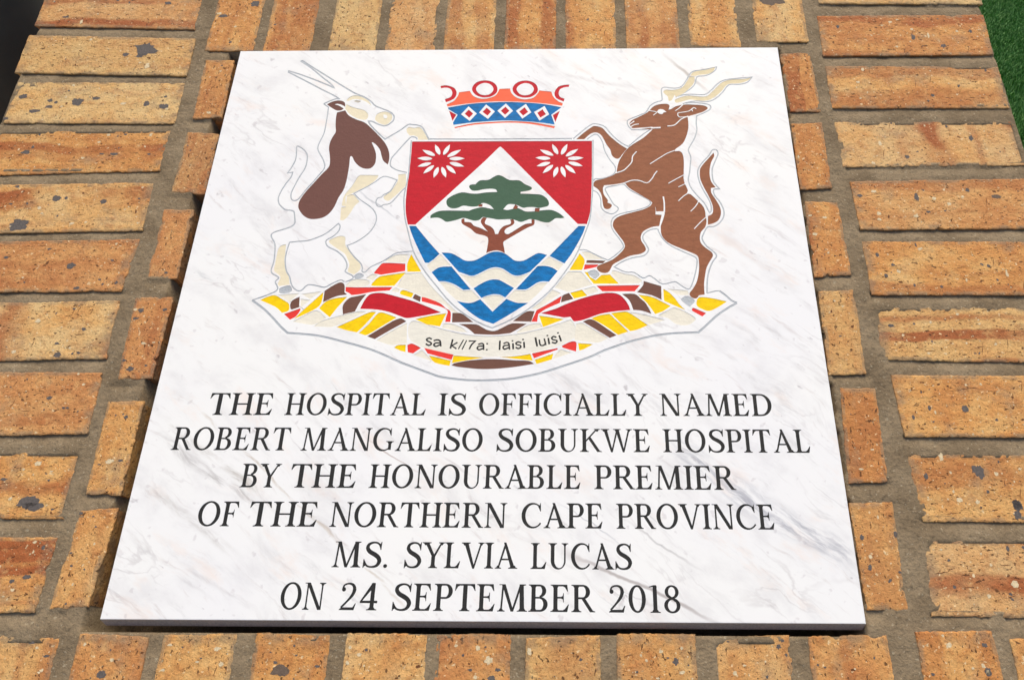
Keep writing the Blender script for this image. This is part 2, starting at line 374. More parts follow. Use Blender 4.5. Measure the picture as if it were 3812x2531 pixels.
CREST = """
oryx|coat|oryxbrown|s|-2093,2460! -1993,2492! -1943,2415 -1846,2351 -1730,2300 -1642,2218 -1530,2093 -1451,1995 -1397,1897 -1369,1801 -1364,1717 -1372,1652! -1430,1706 -1460,1777 -1491,1874 -1543,1947 -1592,1990! -1604,1984! -1562,1898 -1533,1814 -1524,1730 -1531,1659 -1572,1600 -1638,1592 -1709,1624 -1776,1696 -1813,1767 -1830,1782! -1842,1768 -1837,1649 -1837,1531 -1843,1392 -1862,1277 -1905,1175 -1933,1062 -1972,973 -2033,907 -2121,877 -2205,880 -2282,925 -2346,1008 -2366,1075 -2354,1154 -2308,1256 -2232,1382 -2155,1509 -2087,1609 -2076,1686 -2093,1793 -2117,1902 -2116,1999 -2093,2085 -2068,2152 -2084,2258 -2095,2384
oryx|ear|oryxbrown|s|-2236,2590! -2181,2631 -2114,2653 -2052,2646 -2013,2614 -2000,2549! -2049,2582 -2106,2598 -2137,2589! -2083,2569 -2017,2524! -2038,2496 -2092,2489 -2157,2525
oryx|cream_marking|cream2|s|-1990,2594! -1930,2555 -1846,2523 -1752,2490 -1701,2432 -1695,2382 -1720,2341 -1796,2351 -1881,2395 -1948,2453 -1999,2524!
oryx|cream_marking|cream2|s|-2001,2653! -1960,2711 -1892,2734 -1819,2716 -1744,2677 -1696,2611 -1668,2560! -1704,2592 -1760,2638 -1833,2667 -1915,2671 -1971,2642
oryx|eye|eyegrey|s|-1901,2639 -1872,2654 -1810,2638! -1847,2615
oryx|cream_marking|cream2|s|-1604,2362 -1586,2431 -1511,2469 -1429,2449 -1393,2392 -1405,2317 -1459,2260 -1530,2280 -1584,2318
oryx|-|marble|h|-1505,2418 -1470,2415 -1454,2386 -1465,2361 -1495,2368
oryx|cream_marking|cream2|s|-1196,2196 -1159,2221 -1099,2208 -1041,2220 -987,2164 -912,2022! -1039,2023! -1047,2066 -1099,2091 -1147,2091 -1187,2147
oryx|cream_marking|cream2|s|-1715,1472 -1685,1501! -1465,1496! -1487,1436 -1564,1356 -1696,1270 -1783,1214 -1822,1186 -1800,1050! -1853,1062! -1849,1174 -1824,1242 -1770,1334 -1740,1403
oryx|cream_marking|cream2|s|-1809,1197! -1737,1219 -1649,1117! -1698,1061 -1734,972 -1771,895 -1808,857! -1846,862! -1857,1040! -1804,1045!
oryx|cream_marking|cream2|s|-1232,1505! -1143,1516! -1122,1342! -1177,1274 -1261,1172 -1313,1127 -1362,1150 -1371,1195 -1307,1251 -1251,1354 -1226,1435
oryx|cream_marking|cream2|s|-1940,570 -1866,629 -1804,645 -1755,623 -1743,527 -1698,463 -1634,379 -1561,306 -1537,254 -1539,192 -1595,136! -1661,167 -1673,192 -1664,264 -1692,337 -1737,411 -1827,474
oryx|cream_marking|cream2|s|-2502,476 -2472,519 -2424,534! -2412,402 -2408,318 -2363,184 -2327,122 -2300,10! -2413,-10! -2435,20 -2424,61 -2419,112 -2477,163 -2505,194 -2507,287 -2506,392
oryx|hoof|silver|s|-2407,-45 -2391,-30 -2298,-1 -2260,-60 -2284,-90 -2335,-105 -2394,-95
oryx|hoof|silver|s|-1589,123 -1535,157 -1482,126 -1501,95 -1570,75
outline|-|silver|w130|-2277,2596! -2213,2641 -2137,2677 -2087,2677! -2176,2738 -2341,2838 -2566,2979 -2810,3129! -2806,3149! -2632,3080 -2412,2978 -2225,2883 -2176,2854! -2231,2923 -2371,3051 -2514,3187 -2673,3312! -2659,3325! -2496,3201 -2266,3030 -2040,2862 -1906,2769 -1788,2709 -1689,2637 -1620,2559 -1515,2507 -1420,2456 -1371,2392 -1372,2329 -1402,2285 -1439,2254 -1487,2242 -1569,2274 -1633,2312 -1683,2318! -1657,2268 -1555,2143 -1445,2034! -1355,2105 -1264,2178 -1182,2259 -1123,2258 -1053,2245 -1001,2214 -955,2127 -908,2028! -888,2033! -469,2028 17,2027 503,2027 840,2029!
outline|-|silver|w106|-1049,2029 -1076,2060 -1126,2066 -1161,2024 -1221,1933 -1296,1812 -1337,1741 -1342,1646 -1304,1599 -1223,1557 -1130,1533
outline|-|silver|w94|-1133,1313! -1183,1240 -1232,1160 -1290,1088 -1363,1071 -1397,1043 -1437,1060 -1457,1116 -1439,1167 -1398,1178 -1378,1212 -1307,1257 -1269,1343 -1239,1423! -1318,1458 -1406,1476 -1493,1401 -1580,1333 -1729,1233! -1653,1151 -1550,1072 -1477,1005 -1430,916 -1429,817 -1472,708 -1536,633 -1628,559 -1719,516! -1688,453 -1613,358 -1541,285 -1511,223 -1510,176 -1473,166 -1418,233 -1308,295 -1224,357 -1157,409 -1078,425 -961,438!
outline|-|silver|w106|-2277,2596! -2210,2544! -2206,2410 -2205,2259 -2211,2122 -2246,1988 -2254,1902 -2224,1830 -2167,1734 -2132,1638 -2144,1568 -2197,1475 -2235,1405 -2312,1279 -2370,1165 -2412,1132 -2458,1154 -2475,1234 -2453,1337 -2416,1464 -2368,1593 -2357,1699 -2371,1807 -2421,1879 -2497,1934 -2516,1928 -2502,1807 -2502,1712 -2534,1605 -2565,1532! -2505,1546! -2513,1476 -2556,1383 -2596,1280 -2617,1178 -2599,1099 -2558,1048 -2504,1003 -2438,997 -2401,975 -2378,886 -2368,820 -2402,771 -2488,734 -2576,701 -2615,664 -2598,615 -2553,540 -2534,423 -2526,298 -2538,205 -2520,153 -2460,117 -2436,92 -2466,46 -2441,0 -2425,-40 -2445,-80 -2543,-130 -2684,-188!
outline|-|silver|w101|-1681,44 -1639,59 -1598,90 -1611,120 -1668,151 -1703,182 -1689,213 -1693,275 -1739,358 -1822,437 -1930,496 -1969,549 -1962,592 -1903,634 -1847,699 -1834,775 -1858,813! -1910,753 -1983,678 -2076,624 -2180,582 -2297,571 -2387,559! -2402,423 -2395,297 -2363,184 -2316,112 -2291,40 -2260,-20 -2208,-66 -2155,-66 -2094,5 -1995,-6 -1903,-26 -1829,19 -1738,65 -1690,44
outline|-|silver|w225|-2684,-187! -2532,-298 -2407,-415 -2313,-511 -2227,-586! -2030,-602 -1855,-626 -1587,-697 -1321,-776 -1143,-850 -966,-933 -650,-1056 -511,-1101 -258,-1132 -9,-1134 240,-1112 489,-1060 738,-977 1042,-864 1180,-795 1435,-698 1692,-628 1863,-600 2034,-588 2191,-583! 2296,-486 2406,-381 2525,-294 2635,-228!
outline|-|silver|w156|2635,-228! 2577,-197 2514,-128 2457,-78!
outline|-|silver|w96|2457,-78! 2413,-81 2320,-108!
outline|-|silver|w109|856,2027! 988,2164 1086,2250 1164,2249 1242,2211 1298,2125 1374,2026 1449,1953 1520,1904! 1615,2000 1715,2097 1815,2177! 1717,2159 1572,2162! 1530,2222 1522,2297 1578,2340 1677,2389 1758,2439 1811,2534 1883,2591 1959,2620 1965,2687 1965,2804 2005,2836 2074,2823 2164,2822 2226,2854 2292,2959 2328,3038 2382,3098 2515,3124 2686,3169! 2666,3116 2591,3049 2508,3017 2426,3004 2387,2879 2301,2782 2135,2673! 2237,2708 2337,2717 2495,2711 2579,2773 2667,2877 2753,2942 2876,2970 3119,2995! 3050,2907 2947,2875 2817,2869 2727,2746 2629,2643 2527,2599 2379,2607 2218,2569! 2347,2581 2475,2568 2552,2541 2552,2478 2474,2422 2377,2372! 2364,2253 2365,2155 2330,2032 2275,1924 2241,1846 2263,1744 2250,1627 2233,1510 2212,1406 2234,1303 2292,1201 2376,1078 2414,978 2430,945 2452,989 2442,1100 2372,1280 2335,1417 2334,1544 2379,1638 2483,1767 2527,1844 2575,1850 2594,1790 2541,1660 2505,1555 2502,1405 2530,1336 2571,1276! 2501,1268 2504,1189 2561,1088 2593,977 2580,878 2518,792 2452,754 2388,749 2335,653 2317,589 2360,494 2434,420 2461,363 2416,296 2373,203 2337,72 2319,-108!
outline|-|silver|w95|1025,2019 1074,2065 1123,2095 1162,2076 1209,1979 1235,1846 1290,1714 1354,1608 1347,1515 1285,1463 1199,1434 1115,1429 1096,1400
outline|-|silver|w93|1089,1263 1140,1229 1176,1139 1179,1027 1228,961 1301,933 1357,966 1377,1015 1323,1071 1279,1161 1230,1274 1254,1308 1357,1330 1451,1347 1514,1273 1633,1193 1732,1125 1753,1080 1709,1030 1579,981 1393,932 1309,872 1289,785 1314,699 1375,602 1418,517 1417,475 1343,392 1252,319 1234,319 1110,382 1003,445 923,451
outline|-|silver|w97|1815,729 1733,714 1658,655 1646,591 1679,517 1703,443 1646,370 1520,344 1394,288 1312,226! 1435,160 1532,154 1626,83 1698,113 1758,73 1842,7 1975,37 2026,2 2118,-58 2166,12 2211,153 2238,286 2224,348 2095,421 1965,495 1880,580 1839,665 1819,729
kudu|coat|kudubrown|s|1573,2191! 1540,2253! 1577,2309 1677,2371 1772,2433 1798,2464! 1861,2534 1941,2565 2020,2567 2052,2539 2037,2472! 2075,2488 2127,2525 2202,2550! 2277,2556 2404,2549 2482,2536 2524,2497 2476,2447 2395,2410 2264,2364! 2269,2291 2262,2180 2230,2057 2180,1948 2089,1865! 2082,1831! 2135,1834 2166,1798 2178,1709 2165,1510 2159,1458 2165,1372 2183,1315 2198,1258 2186,1219 2227,1204 2270,1156 2313,1100 2355,1044 2377,978 2379,901 2384,825 2361,749 2311,685 2292,610 2300,536 2349,473 2408,420 2421,368 2380,296 2339,214 2314,112 2295,1 2292,-123! 2230,-133! 2197,-172 2146,-157 2128,-108 2171,-48 2222,52 2254,204 2258,327 2244,374 2184,410 2054,473 1923,548 1861,644 1855,762! 1896,903! 1911,969! 1812,964! 1810,1013 1785,1069 1741,1125 1633,1204 1515,1295 1470,1362! 1423,1353 1310,1330 1216,1322 1204,1285 1214,1206 1259,1127 1254,1094! 1304,1060 1285,1016 1248,999 1211,1021 1196,1105 1186,1195 1150,1274 1093,1326! 1095,1372! 1124,1409 1218,1434 1332,1486 1371,1526! 1383,1608 1414,1714 1504,1868 1594,1952 1713,2042 1824,2164! 1718,2177 1621,2182
kudu|thigh|kudubrown|s|1772,1086! 1794,1058 1809,1002 1804,925! 1874,919! 1839,767! 1752,751 1659,698 1625,634 1627,570 1661,506 1672,443 1612,396 1495,371 1395,319 1304,262 1277,216 1249,165 1196,148 1143,170 1117,217 1144,252 1288,319 1379,402 1435,481 1428,549 1385,624 1333,710 1309,774 1327,850 1393,905 1532,954 1671,997 1752,1047
kudu|foreleg|kudubrown|s|890,2019! 978,2114 1095,2218 1135,2222 1212,2193 1269,2112 1326,2039 1420,1941 1505,1874! 1444,1785 1405,1731 1367,1726 1320,1774 1303,1857 1256,1942 1229,2015 1191,2088 1133,2123 1065,2101 987,2019!
kudu|tail|kudubrown|s|2542,1808! 2544,1755 2504,1672 2477,1567 2470,1474 2482,1382 2527,1302! 2470,1291! 2470,1223 2517,1122 2555,1021 2557,933 2523,846 2465,803 2395,781! 2406,901! 2447,923 2467,956 2470,1044 2438,1167 2384,1314 2354,1429 2358,1544 2387,1614 2460,1708
kudu|-|marble|h|1891,2438! 1917,2479 1967,2478 2009,2438! 1974,2431 1958,2406 1924,2410
kudu|-|marble|l98|1784,2464 1886,2438 1844,2388
kudu|-|marble|l137|1537,2237 1607,2298
kudu|-|marble|l117|1554,2203 1604,2240 1662,2252
kudu|-|marble|l117|1567,2178 1719,2190 1826,2200
kudu|-|marble|l194|1806,2189 1925,2194
kudu|-|marble|l127|2275,2373 2184,2323 2111,2243 2071,2224 2008,2217
kudu|-|marble|l108|2118,2456 2164,2493 2217,2550
kudu|-|marble|l108|2150,2424 2280,2448 2321,2480 2352,2505 2380,2486
kudu|-|marble|l108|2321,2480 2334,2448
kudu|-|marble|l108|2150,2424 2148,2380 2176,2355 2264,2364
kudu|-|marble|l105|1773,1647 1891,1735 1990,1805 2098,1853
kudu|-|marble|l133|1618,1831 1568,1760 1556,1677 1496,1595 1447,1549 1361,1515
kudu|-|marble|l122|1216,1329 1329,1342 1442,1364 1547,1407 1640,1403 1723,1369 1782,1426 1823,1501 1853,1541
kudu|-|marble|l103|1976,1362 2063,1419 2171,1487
kudu|-|marble|l93|2090,1310 2172,1354
kudu|-|marble|l111|2078,1112 2142,1179 2210,1230
kudu|-|marble|l110|2212,968 2271,1034 2313,1106
kudu|-|marble|l109|2237,728 2321,825 2399,901
kudu|-|marble|l166|1906,1175 1913,1080 1907,958
kudu|-|marble|l293|1807,944 1909,944
kudu|-|marble|l128|1906,947 1886,870 1843,751
kudu|horn|horn|s|1986,2765 2023,2797 2082,2790 2163,2802 2235,2841 2291,2933 2336,3012! 2396,3011! 2379,2906 2324,2827 2238,2737 2136,2679! 2127,2712! 2083,2622! 2047,2609! 2037,2686 2004,2726
kudu|horn|horn|s|2342,3025! 2381,3085 2464,3111 2566,3130 2660,3163 2635,3096 2560,3050 2459,3037 2397,3018!
kudu|horn|horn|s|2123,2628 2174,2660 2276,2698 2375,2690 2513,2683 2598,2760 2686,2864 2762,2929 2875,2961 3006,2966 3103,2985! 3063,2939 2949,2894 2808,2882 2719,2772 2632,2682 2528,2618 2409,2619 2311,2633 2230,2608 2140,2583
kudu|hoof|silver|s|1019,161 1094,192 1147,130 1097,70! 1041,120
kudu|hoof|silver|s|2032,-176 2104,-142 2180,-198 2121,-274! 2048,-211
crown|blue_band|blue|s|-709,2527! -477,2577 -279,2601 20,2612 319,2596 519,2569 711,2523! 585,2403! 629,2249! 425,2285 129,2312 -68,2314 -362,2291 -621,2252! -630,2289! -580,2412! -702,2501!
crown|ring|deepred|s|-424,2827 -410,2889 -367,2939 -308,2965 -237,2967 -170,2942 -122,2893 -101,2824 -111,2765 -154,2716 -208,2691 -284,2689 -355,2718 -403,2768
crown|-|marble|h|-373,2826 -358,2872 -320,2908 -270,2926 -214,2913 -172,2876 -152,2825 -167,2775 -201,2740 -257,2725 -316,2741 -354,2780
crown|ring|deepred|s|89,2820 104,2882 148,2932 208,2958 278,2960 345,2935 391,2886 410,2818 399,2759 355,2710 300,2684 225,2682 154,2711 108,2761
crown|-|marble|h|140,2820 156,2866 195,2901 244,2919 300,2907 341,2869 359,2818 343,2768 309,2734 252,2718 194,2734 159,2774
crown|ring|deepred|s|-827,2881! -754,2891 -655,2851 -614,2765 -643,2668 -740,2613! -758,2663! -686,2701 -670,2772 -700,2832 -757,2852 -819,2843!
crown|ring|deepred|s|807,2889! 746,2886 666,2854 621,2762 642,2671 737,2613! 747,2660! 692,2690 672,2749 691,2814 746,2846 800,2853!
crown|orange_band|orange|s|-585,2776! -450,2797! -405,2718 -323,2672 -232,2669 -134,2710 -96,2768 -76,2827! 57,2832! 80,2754 147,2682 248,2652 357,2680 416,2764 427,2797! 581,2776! 607,2691 668,2620 726,2587! 718,2546! 419,2593 19,2621 -280,2610 -577,2571 -715,2542! -727,2578! -641,2636 -596,2720
crown|-|marble|h|-451,2544! -342,2429! -424,2312! -538,2420!
crown|-|marble|h|-233,2575! -118,2462! -199,2342! -314,2445!
crown|-|marble|h|14,2588! 107,2470! 12,2357! -87,2472!
crown|-|marble|h|265,2580! 336,2443! 227,2345! 144,2470!
crown|-|marble|h|499,2544! 558,2410! 439,2313! 369,2449!
crown|diamond|deepred|s|-446,2493! -387,2429! -433,2363! -493,2428!
crown|diamond|deepred|s|-223,2524! -165,2459! -208,2396! -272,2456!
crown|diamond|deepred|s|11,2537! 63,2471! 11,2407! -46,2471!
crown|diamond|deepred|s|251,2526! 296,2450! 235,2393! 184,2457!
crown|diamond|deepred|s|475,2493! 518,2410! 448,2360! 410,2436!
crown|triangle|deepred|s|-690,2476! -595,2412! -638,2314!
crown|triangle|deepred|s|689,2466! 602,2397! 636,2288!
crown|orange_band|orange|s|-609,2217! -361,2278 31,2304 327,2290 632,2222! 622,2191! 327,2261 32,2282 -360,2253 -598,2199!
shield|field|deepred|s|-1110,1999! -55,1997! 1083,1994! 1079,1633 1072,1343 1062,1117 1049,950 1011,795! 906,798! 159,1697! -12,1901 -30,1913 -46,1901 -205,1699! -966,796! -1053,796! -1091,959 -1107,1126 -1109,1353 -1103,1704
shield|-|marble|h|-824,1951! -786,1913 -760,1869 -751,1822 -757,1797 -780,1809 -809,1848 -822,1897
shield|-|marble|h|-644,1950! -646,1895 -660,1846 -688,1807 -711,1795 -718,1820 -709,1867 -683,1911
shield|-|marble|h|-505,1870! -541,1821 -585,1784 -635,1763 -663,1765 -654,1791 -616,1830 -564,1856
shield|-|marble|h|-452,1738! -507,1717 -562,1709 -614,1719 -636,1735 -615,1751 -563,1763 -508,1758
shield|-|marble|h|-452,1620! -511,1618 -566,1628 -612,1655 -629,1678 -602,1686 -549,1681 -498,1657
shield|-|marble|h|-543,1513! -593,1535 -634,1567 -660,1608 -663,1634 -637,1631 -596,1604 -565,1563
shield|-|marble|h|-658,1459! -694,1498 -718,1542 -725,1589 -717,1613 -695,1600 -669,1561 -657,1512
shield|-|marble|h|-805,1456! -811,1508 -805,1556 -782,1597 -762,1611 -752,1588 -754,1542 -773,1497
shield|-|marble|h|-934,1518! -913,1568 -882,1608 -842,1634 -816,1637 -819,1612 -844,1571 -884,1540
shield|-|marble|h|-1010,1623! -968,1657 -922,1678 -875,1682 -851,1673 -865,1652 -906,1628 -956,1619
shield|-|marble|h|-1025,1745! -969,1763 -914,1767 -864,1753 -843,1736 -866,1721 -917,1712 -971,1722
shield|-|marble|h|-973,1871! -915,1862 -864,1842 -824,1808 -813,1783 -840,1779 -890,1794 -935,1827
shield|-|marble|h|600,1950! 639,1911 666,1868 676,1820 669,1795 646,1807 617,1846 603,1895
shield|-|marble|h|784,1948! 781,1892 766,1842 736,1801 712,1789 706,1815 716,1864 744,1909
shield|-|marble|h|914,1872! 881,1823 841,1785 793,1764 765,1765 774,1791 809,1830 857,1856
shield|-|marble|h|979,1740! 923,1716 867,1706 813,1714 789,1729 811,1747 863,1761 921,1757
shield|-|marble|h|968,1619! 911,1617 857,1627 813,1653 797,1676 823,1684 874,1679 923,1656
shield|-|marble|h|884,1509! 833,1532 791,1564 764,1606 761,1632 787,1629 829,1602 862,1560
shield|-|marble|h|762,1454! 728,1495 707,1541 704,1588 714,1611 735,1597 758,1556 766,1507
shield|-|marble|h|622,1452! 617,1504 624,1552 647,1592 668,1606 678,1583 675,1537 655,1493
shield|-|marble|h|492,1516! 514,1566 546,1607 588,1633 613,1635 610,1610 583,1568 542,1537
shield|-|marble|h|417,1619! 459,1654 506,1677 555,1682 580,1673 565,1652 523,1626 472,1616
shield|-|marble|h|402,1745! 457,1762 512,1765 561,1750 582,1733 559,1718 508,1711 454,1721
shield|-|marble|h|454,1865! 513,1857 565,1837 605,1802 617,1778 589,1774 539,1788 493,1820
shield|wave|blue|s|-1035,778! -957,777! -816,594 -656,403! -714,335 -773,283! -813,289! -895,451 -961,589 -1002,686
shield|wave|blue|s|915,771! 997,770! 960,657 892,509 820,373 755,274! 587,373!
shield|wave|blue|s|-634,418! -567,418 -502,402 -427,355 -357,313 -268,313 -202,344 -97,412 -13,432 74,411 148,354 203,312 292,310 372,358 460,410 561,384! 463,270! 372,167! 297,132 236,117 173,132 73,204 -13,227 -97,204 -192,148 -257,118 -306,123 -425,169!
shield|wave|blue|s|-727,165! -660,221 -590,236 -509,236! -278,-54! -357,-62! -458,7 -549,42 -638,48!
shield|wave|blue|s|455,241! 535,244 615,223 682,177! 586,40! 520,45 459,30 398,-15 329,-57 221,-55!
shield|cream_wave|cream|s|-642,398! -519,252! -608,244 -669,221 -737,170! -788,252!
shield|cream_wave|cream|s|578,363! 744,264! 687,182! 615,233 535,254 477,254!
shield|cream_wave|cream|s|-409,139! -332,118 -256,108 -191,133 -96,191 -12,214 73,191 164,127 236,105 368,152! 209,-35! 115,26 24,75 -73,72 -168,26 -257,-34!
shield|tree_crown|green|s|-375,1322 -358,1353 -302,1359! -248,1415 -154,1421 -99,1458 -43,1490 14,1475 101,1419 215,1414 282,1361 359,1318 369,1290 332,1265 239,1247! 235,1222! 100,1189! -70,1221! -38,1252! -63,1286 -129,1292 -213,1283 -269,1268 -335,1270
shield|tree_crown|green|s|-628,1102 -618,1152 -547,1209 -455,1244 -361,1230 -276,1224 -174,1241 -38,1248! 235,1224! 445,1212 502,1193 554,1142 573,1080 550,1041 458,1019! 393,1031 319,1031 273,1022 212,1054 174,1071! 95,1071 42,1004! -12,966! -69,1005! -109,1055 -175,1089 -213,1089! -248,1050 -331,1041 -425,1056 -488,1025 -553,1018 -606,1046
shield|tree_crown|green|s|-798,883! -796,925 -735,969 -662,988 -356,984! -292,1013 -201,1033 -126,1016 -69,1005! 40,1004! 98,993 199,1026! 246,1003 302,973 404,973 468,984 579,994 634,980 699,941 755,886! 718,875 654,877 617,848 572,819 498,827 434,852 360,867 314,849 251,827 195,850 139,866 -8,861 -82,876 -147,889 -194,895 -229,857 -283,846 -340,862 -415,885 -478,863 -559,839 -614,834 -663,869 -720,891
shield|tree_trunk|treebrown|s|-129,412! -119,491 -116,607 -163,645 -256,672 -323,737 -409,792 -434,825 -437,868! -405,881! -397,830! -328,824 -289,780 -214,748 -125,699! -178,769 -209,824 -206,867 -184,895! -143,887! -163,834 -157,802 -96,769 -57,725 -36,663! -4,666! 16,725 60,774 123,795 139,822 126,861! 165,866! 178,817 151,779 89,741 67,703 82,669 119,666 226,746 306,800 375,809! 374,865! 408,860! 403,789 326,746 183,649 85,580 59,554 71,480 83,411! 28,438 -22,446 -80,433
shield|tree_trunk|treebrown|s|-249,1067! -203,1080! -203,1039! -247,1039!
shield|tree_trunk|treebrown|s|179,1071! 215,1042! 199,1009! 153,1012!
shield|tree_trunk|treebrown|s|412,1019! 467,1019! 461,969! 408,973!
shield|wave|blue|s|-248,-43! -167,17 -72,65 25,67 115,16 201,-39! 108,-156! 50,-124 -20,-116 -90,-133 -154,-161!
shield|wave|blue|s|-423,-197! -348,-217 -260,-222 -166,-178! -24,-330! 122,-173! 175,-198 246,-223 364,-223! 130,-388! -9,-478! -127,-434 -217,-378 -307,-305
shield|cream_wave|cream|s|-629,38! -549,33 -458,-8 -365,-68 -269,-63! -171,-168! -261,-212 -348,-204 -433,-182! -532,-83
shield|cream_wave|cream|s|210,-64! 329,-70 407,-25 468,20 573,30! 470,-105 368,-213! 246,-213 130,-164!
shield|cream_wave|cream|s|-145,-165! -89,-143 -20,-129 51,-136 100,-163! -20,-315!
outline|-|silver|w103|-1122,2017! -1113,1704 -1110,1469 -1132,1239 -1123,1070 -1093,881 -1046,718 -957,440 -829,211 -680,12 -487,-222 -303,-379 -125,-485 -19,-528! 132,-456 302,-350 472,-204 644,-16 820,258 909,435 992,679 1044,852 1067,1061 1082,1286 1091,1692 1096,2010!
patch|yellow_patch|yellow|s|-2596,-184! -2515,-140 -2438,-125 -2360,-170 -2281,-219 -2259,-259 -2261,-318 -2327,-342! -2414,-268
patch|brown_patch|dkbrown|s|-2253,-229 -2234,-185 -2163,-142! -2150,-274! -2229,-301 -2249,-269
patch|red_patch|red|s|-2303,-357! -2139,-288! -2128,-303 -2167,-386 -2227,-425!
patch|yellow_patch|yellow|s|-2184,-420! -2115,-328 -1908,-86! -1908,-180 -1925,-249 -1987,-308
patch|brown_patch|dkbrown|s|-1895,-213! -1897,-71! -1809,0 -1734,38 -1685,4 -1673,-91! -1639,-116! -1764,-141
patch|yellow_patch|yellow|s|-1928,-289! -1862,-200 -1761,-161 -1635,-146! -1728,-279 -1795,-396!
patch|brown_patch|dkbrown|s|-1656,-362! -1670,-250 -1611,-161 -1526,-136 -1428,-113! -1490,-220 -1529,-328!
patch|red_patch|red|s|-1669,-21! -1540,-26 -1146,-24! -1177,-67! -1356,-82 -1485,-111 -1589,-124! -1624,-96! -1664,-76!
patch|yellow_patch|yellow|s|-1388,9 -1338,80 -1289,115 -1017,161! -1071,79 -1130,-7! -1293,-11 -1373,-6
patch|red_patch|red|s|-1374,161! -1328,233 -1280,285 -1032,276! -1026,181! -1291,133! -1369,151
patch|yellow_patch|yellow|s|-976,399! -844,172! -1000,171! -1011,274
patch|cream_patch|cream|s|-1265,316! -1155,389 -1012,397! -1024,289! -1237,300
patch|cream_patch|cream|s|-1666,-6 -1605,70 -1444,70 -1404,29 -1444,-11 -1647,-19!
patch|cream_patch|cream|s|-1455,90! -1390,141 -1334,120 -1381,59!
patch|yellow_patch|yellow|s|-1059,-92 -1023,-60 -904,-102! -926,-157! -1044,-117
patch|brown_patch|dkbrown|s|-890,-110! -821,-147! -825,-209! -912,-164!
patch|cream_patch|cream|s|-1153,-77! -1114,-32 -1063,-57! -1073,-92!
patch|red_ribbon|deepred|s|-1475,-289! -1441,-191 -1396,-121 -1328,-99 -1239,-100 -1085,-142 -859,-216 -583,-339! -844,-392 -951,-408 -1018,-387 -1154,-334 -1288,-304 -1475,-294!
patch|cream_patch|cream|s|-2192,-449! -2082,-376 -1951,-313 -1833,-406! -1944,-483 -2049,-478!
patch|cream_patch|cream|s|-1954,-507! -1880,-444 -1714,-386 -1503,-328 -1407,-328! -1537,-406 -1700,-493 -1757,-516!
patch|yellow_patch|yellow|s|-1705,-516! -1535,-425 -1371,-338 -1293,-333! -1390,-474 -1477,-579! -1606,-550
patch|yellow_patch|yellow|s|-1455,-588! -1356,-474 -1266,-343 -1169,-358 -1064,-402! -1182,-483 -1342,-598 -1383,-614!
patch|brown_patch|dkbrown|s|-1360,-626! -1099,-440! -1029,-411 -998,-418 -953,-447! -1130,-560 -1275,-659!
patch|cream_patch|cream|s|-1256,-673! -1129,-579 -946,-464! -927,-711! -1070,-730 -1131,-720
patch|yellow_patch|yellow|s|-1057,-758! -1019,-730 -934,-725! -930,-812! -996,-790
patch|red_patch|red|s|-917,-730! -867,-711 -769,-762! -848,-827! -905,-813!
patch|cream_patch|cream|s|-2403,-120! -2176,-100! -2258,-200! -2295,-190
patch|cream_patch|cream|s|-2148,-110! -1932,-76! -2041,-175!
patch|cream_patch|cream|s|-2148,-170! -2040,-185! -2131,-279!
patch|cream_patch|cream|s|-1029,148! -838,158! -742,18 -598,-143 -447,-300 -374,-359! -462,-334! -490,-310 -556,-241 -808,-147! -827,-132! -891,-102 -974,-62 -1102,-22!
patch|red_patch|red|s|-813,-147! -764,-157 -610,-222 -535,-290 -480,-334 -476,-455! -532,-455! -524,-388 -515,-320 -588,-271 -808,-202!
scroll|-|cream3|s|-928,-522 -911,-464 -879,-440 -773,-465 -640,-513 -551,-541 -376,-589 -204,-617 -32,-625 138,-613 308,-589 479,-547 649,-494 825,-428! 864,-476 889,-571 872,-637 804,-684 652,-754 483,-809 315,-837 147,-860 -106,-864 -360,-846 -618,-800 -766,-753 -874,-683 -914,-626
patch|yellow_patch|yellow|s|-859,-421! -693,-378 -526,-349! -584,-508! -728,-484!
patch|cream_patch|cream|s|-548,-474! -452,-479 -346,-522 -283,-579! -378,-570 -561,-527!
patch|cream_patch|cream|s|244,-580! 307,-528 391,-485 494,-470! 525,-518! 393,-561 257,-591!
patch|brown_patch|dkbrown|s|-460,-344! -366,-349 -302,-393 -225,-457! -458,-460!
patch|brown_patch|dkbrown|s|-383,-479! -194,-484 -123,-522 -70,-551 8,-563 92,-523 193,-473 353,-477! 264,-537 180,-589! 10,-608 -204,-600! -295,-522
patch|brown_patch|dkbrown|s|201,-446! 268,-388 353,-326 435,-326! 399,-454!
patch|red_patch|red|s|730,-135! 707,-224! 560,-297 475,-360! 464,-454! 401,-451! 457,-311! 603,-223
patch|yellow_patch|yellow|s|484,-379! 756,-423! 529,-518!
patch|brown_patch|dkbrown|s|720,-219! 737,-135 807,-100! 855,-175!
patch|yellow_patch|yellow|s|820,-100! 952,-61! 1008,-135! 864,-170!
patch|cream_patch|cream|s|649,-35! 798,169! 944,168! 1062,4! 934,-41 803,-90!
patch|cream_patch|cream|s|627,-57! 720,-105! 603,-194 465,-301! 396,-296! 515,-189
patch|red_patch|red|s|-735,-762! -415,-841! -433,-901! -692,-827!
patch|yellow_patch|yellow|s|-677,-851! -440,-910! -449,-970! -607,-933
patch|yellow_patch|yellow|s|-415,-851! -84,-874! -272,-906 -426,-938!
patch|yellow_patch|yellow|s|68,-869! 232,-860 400,-832! 427,-910! 317,-897
patch|brown_patch|dkbrown|s|-428,-965! -405,-942 -230,-906 22,-892 233,-906 385,-913 444,-947! 236,-983 27,-1004 -140,-1006 -351,-983
patch|red_patch|red|s|416,-828! 568,-791 686,-765! 690,-781! 439,-883!
patch|yellow_patch|yellow|s|447,-901! 644,-828! 628,-896! 469,-949!
patch|cream_patch|cream|s|-839,-846! -755,-786! -625,-919!
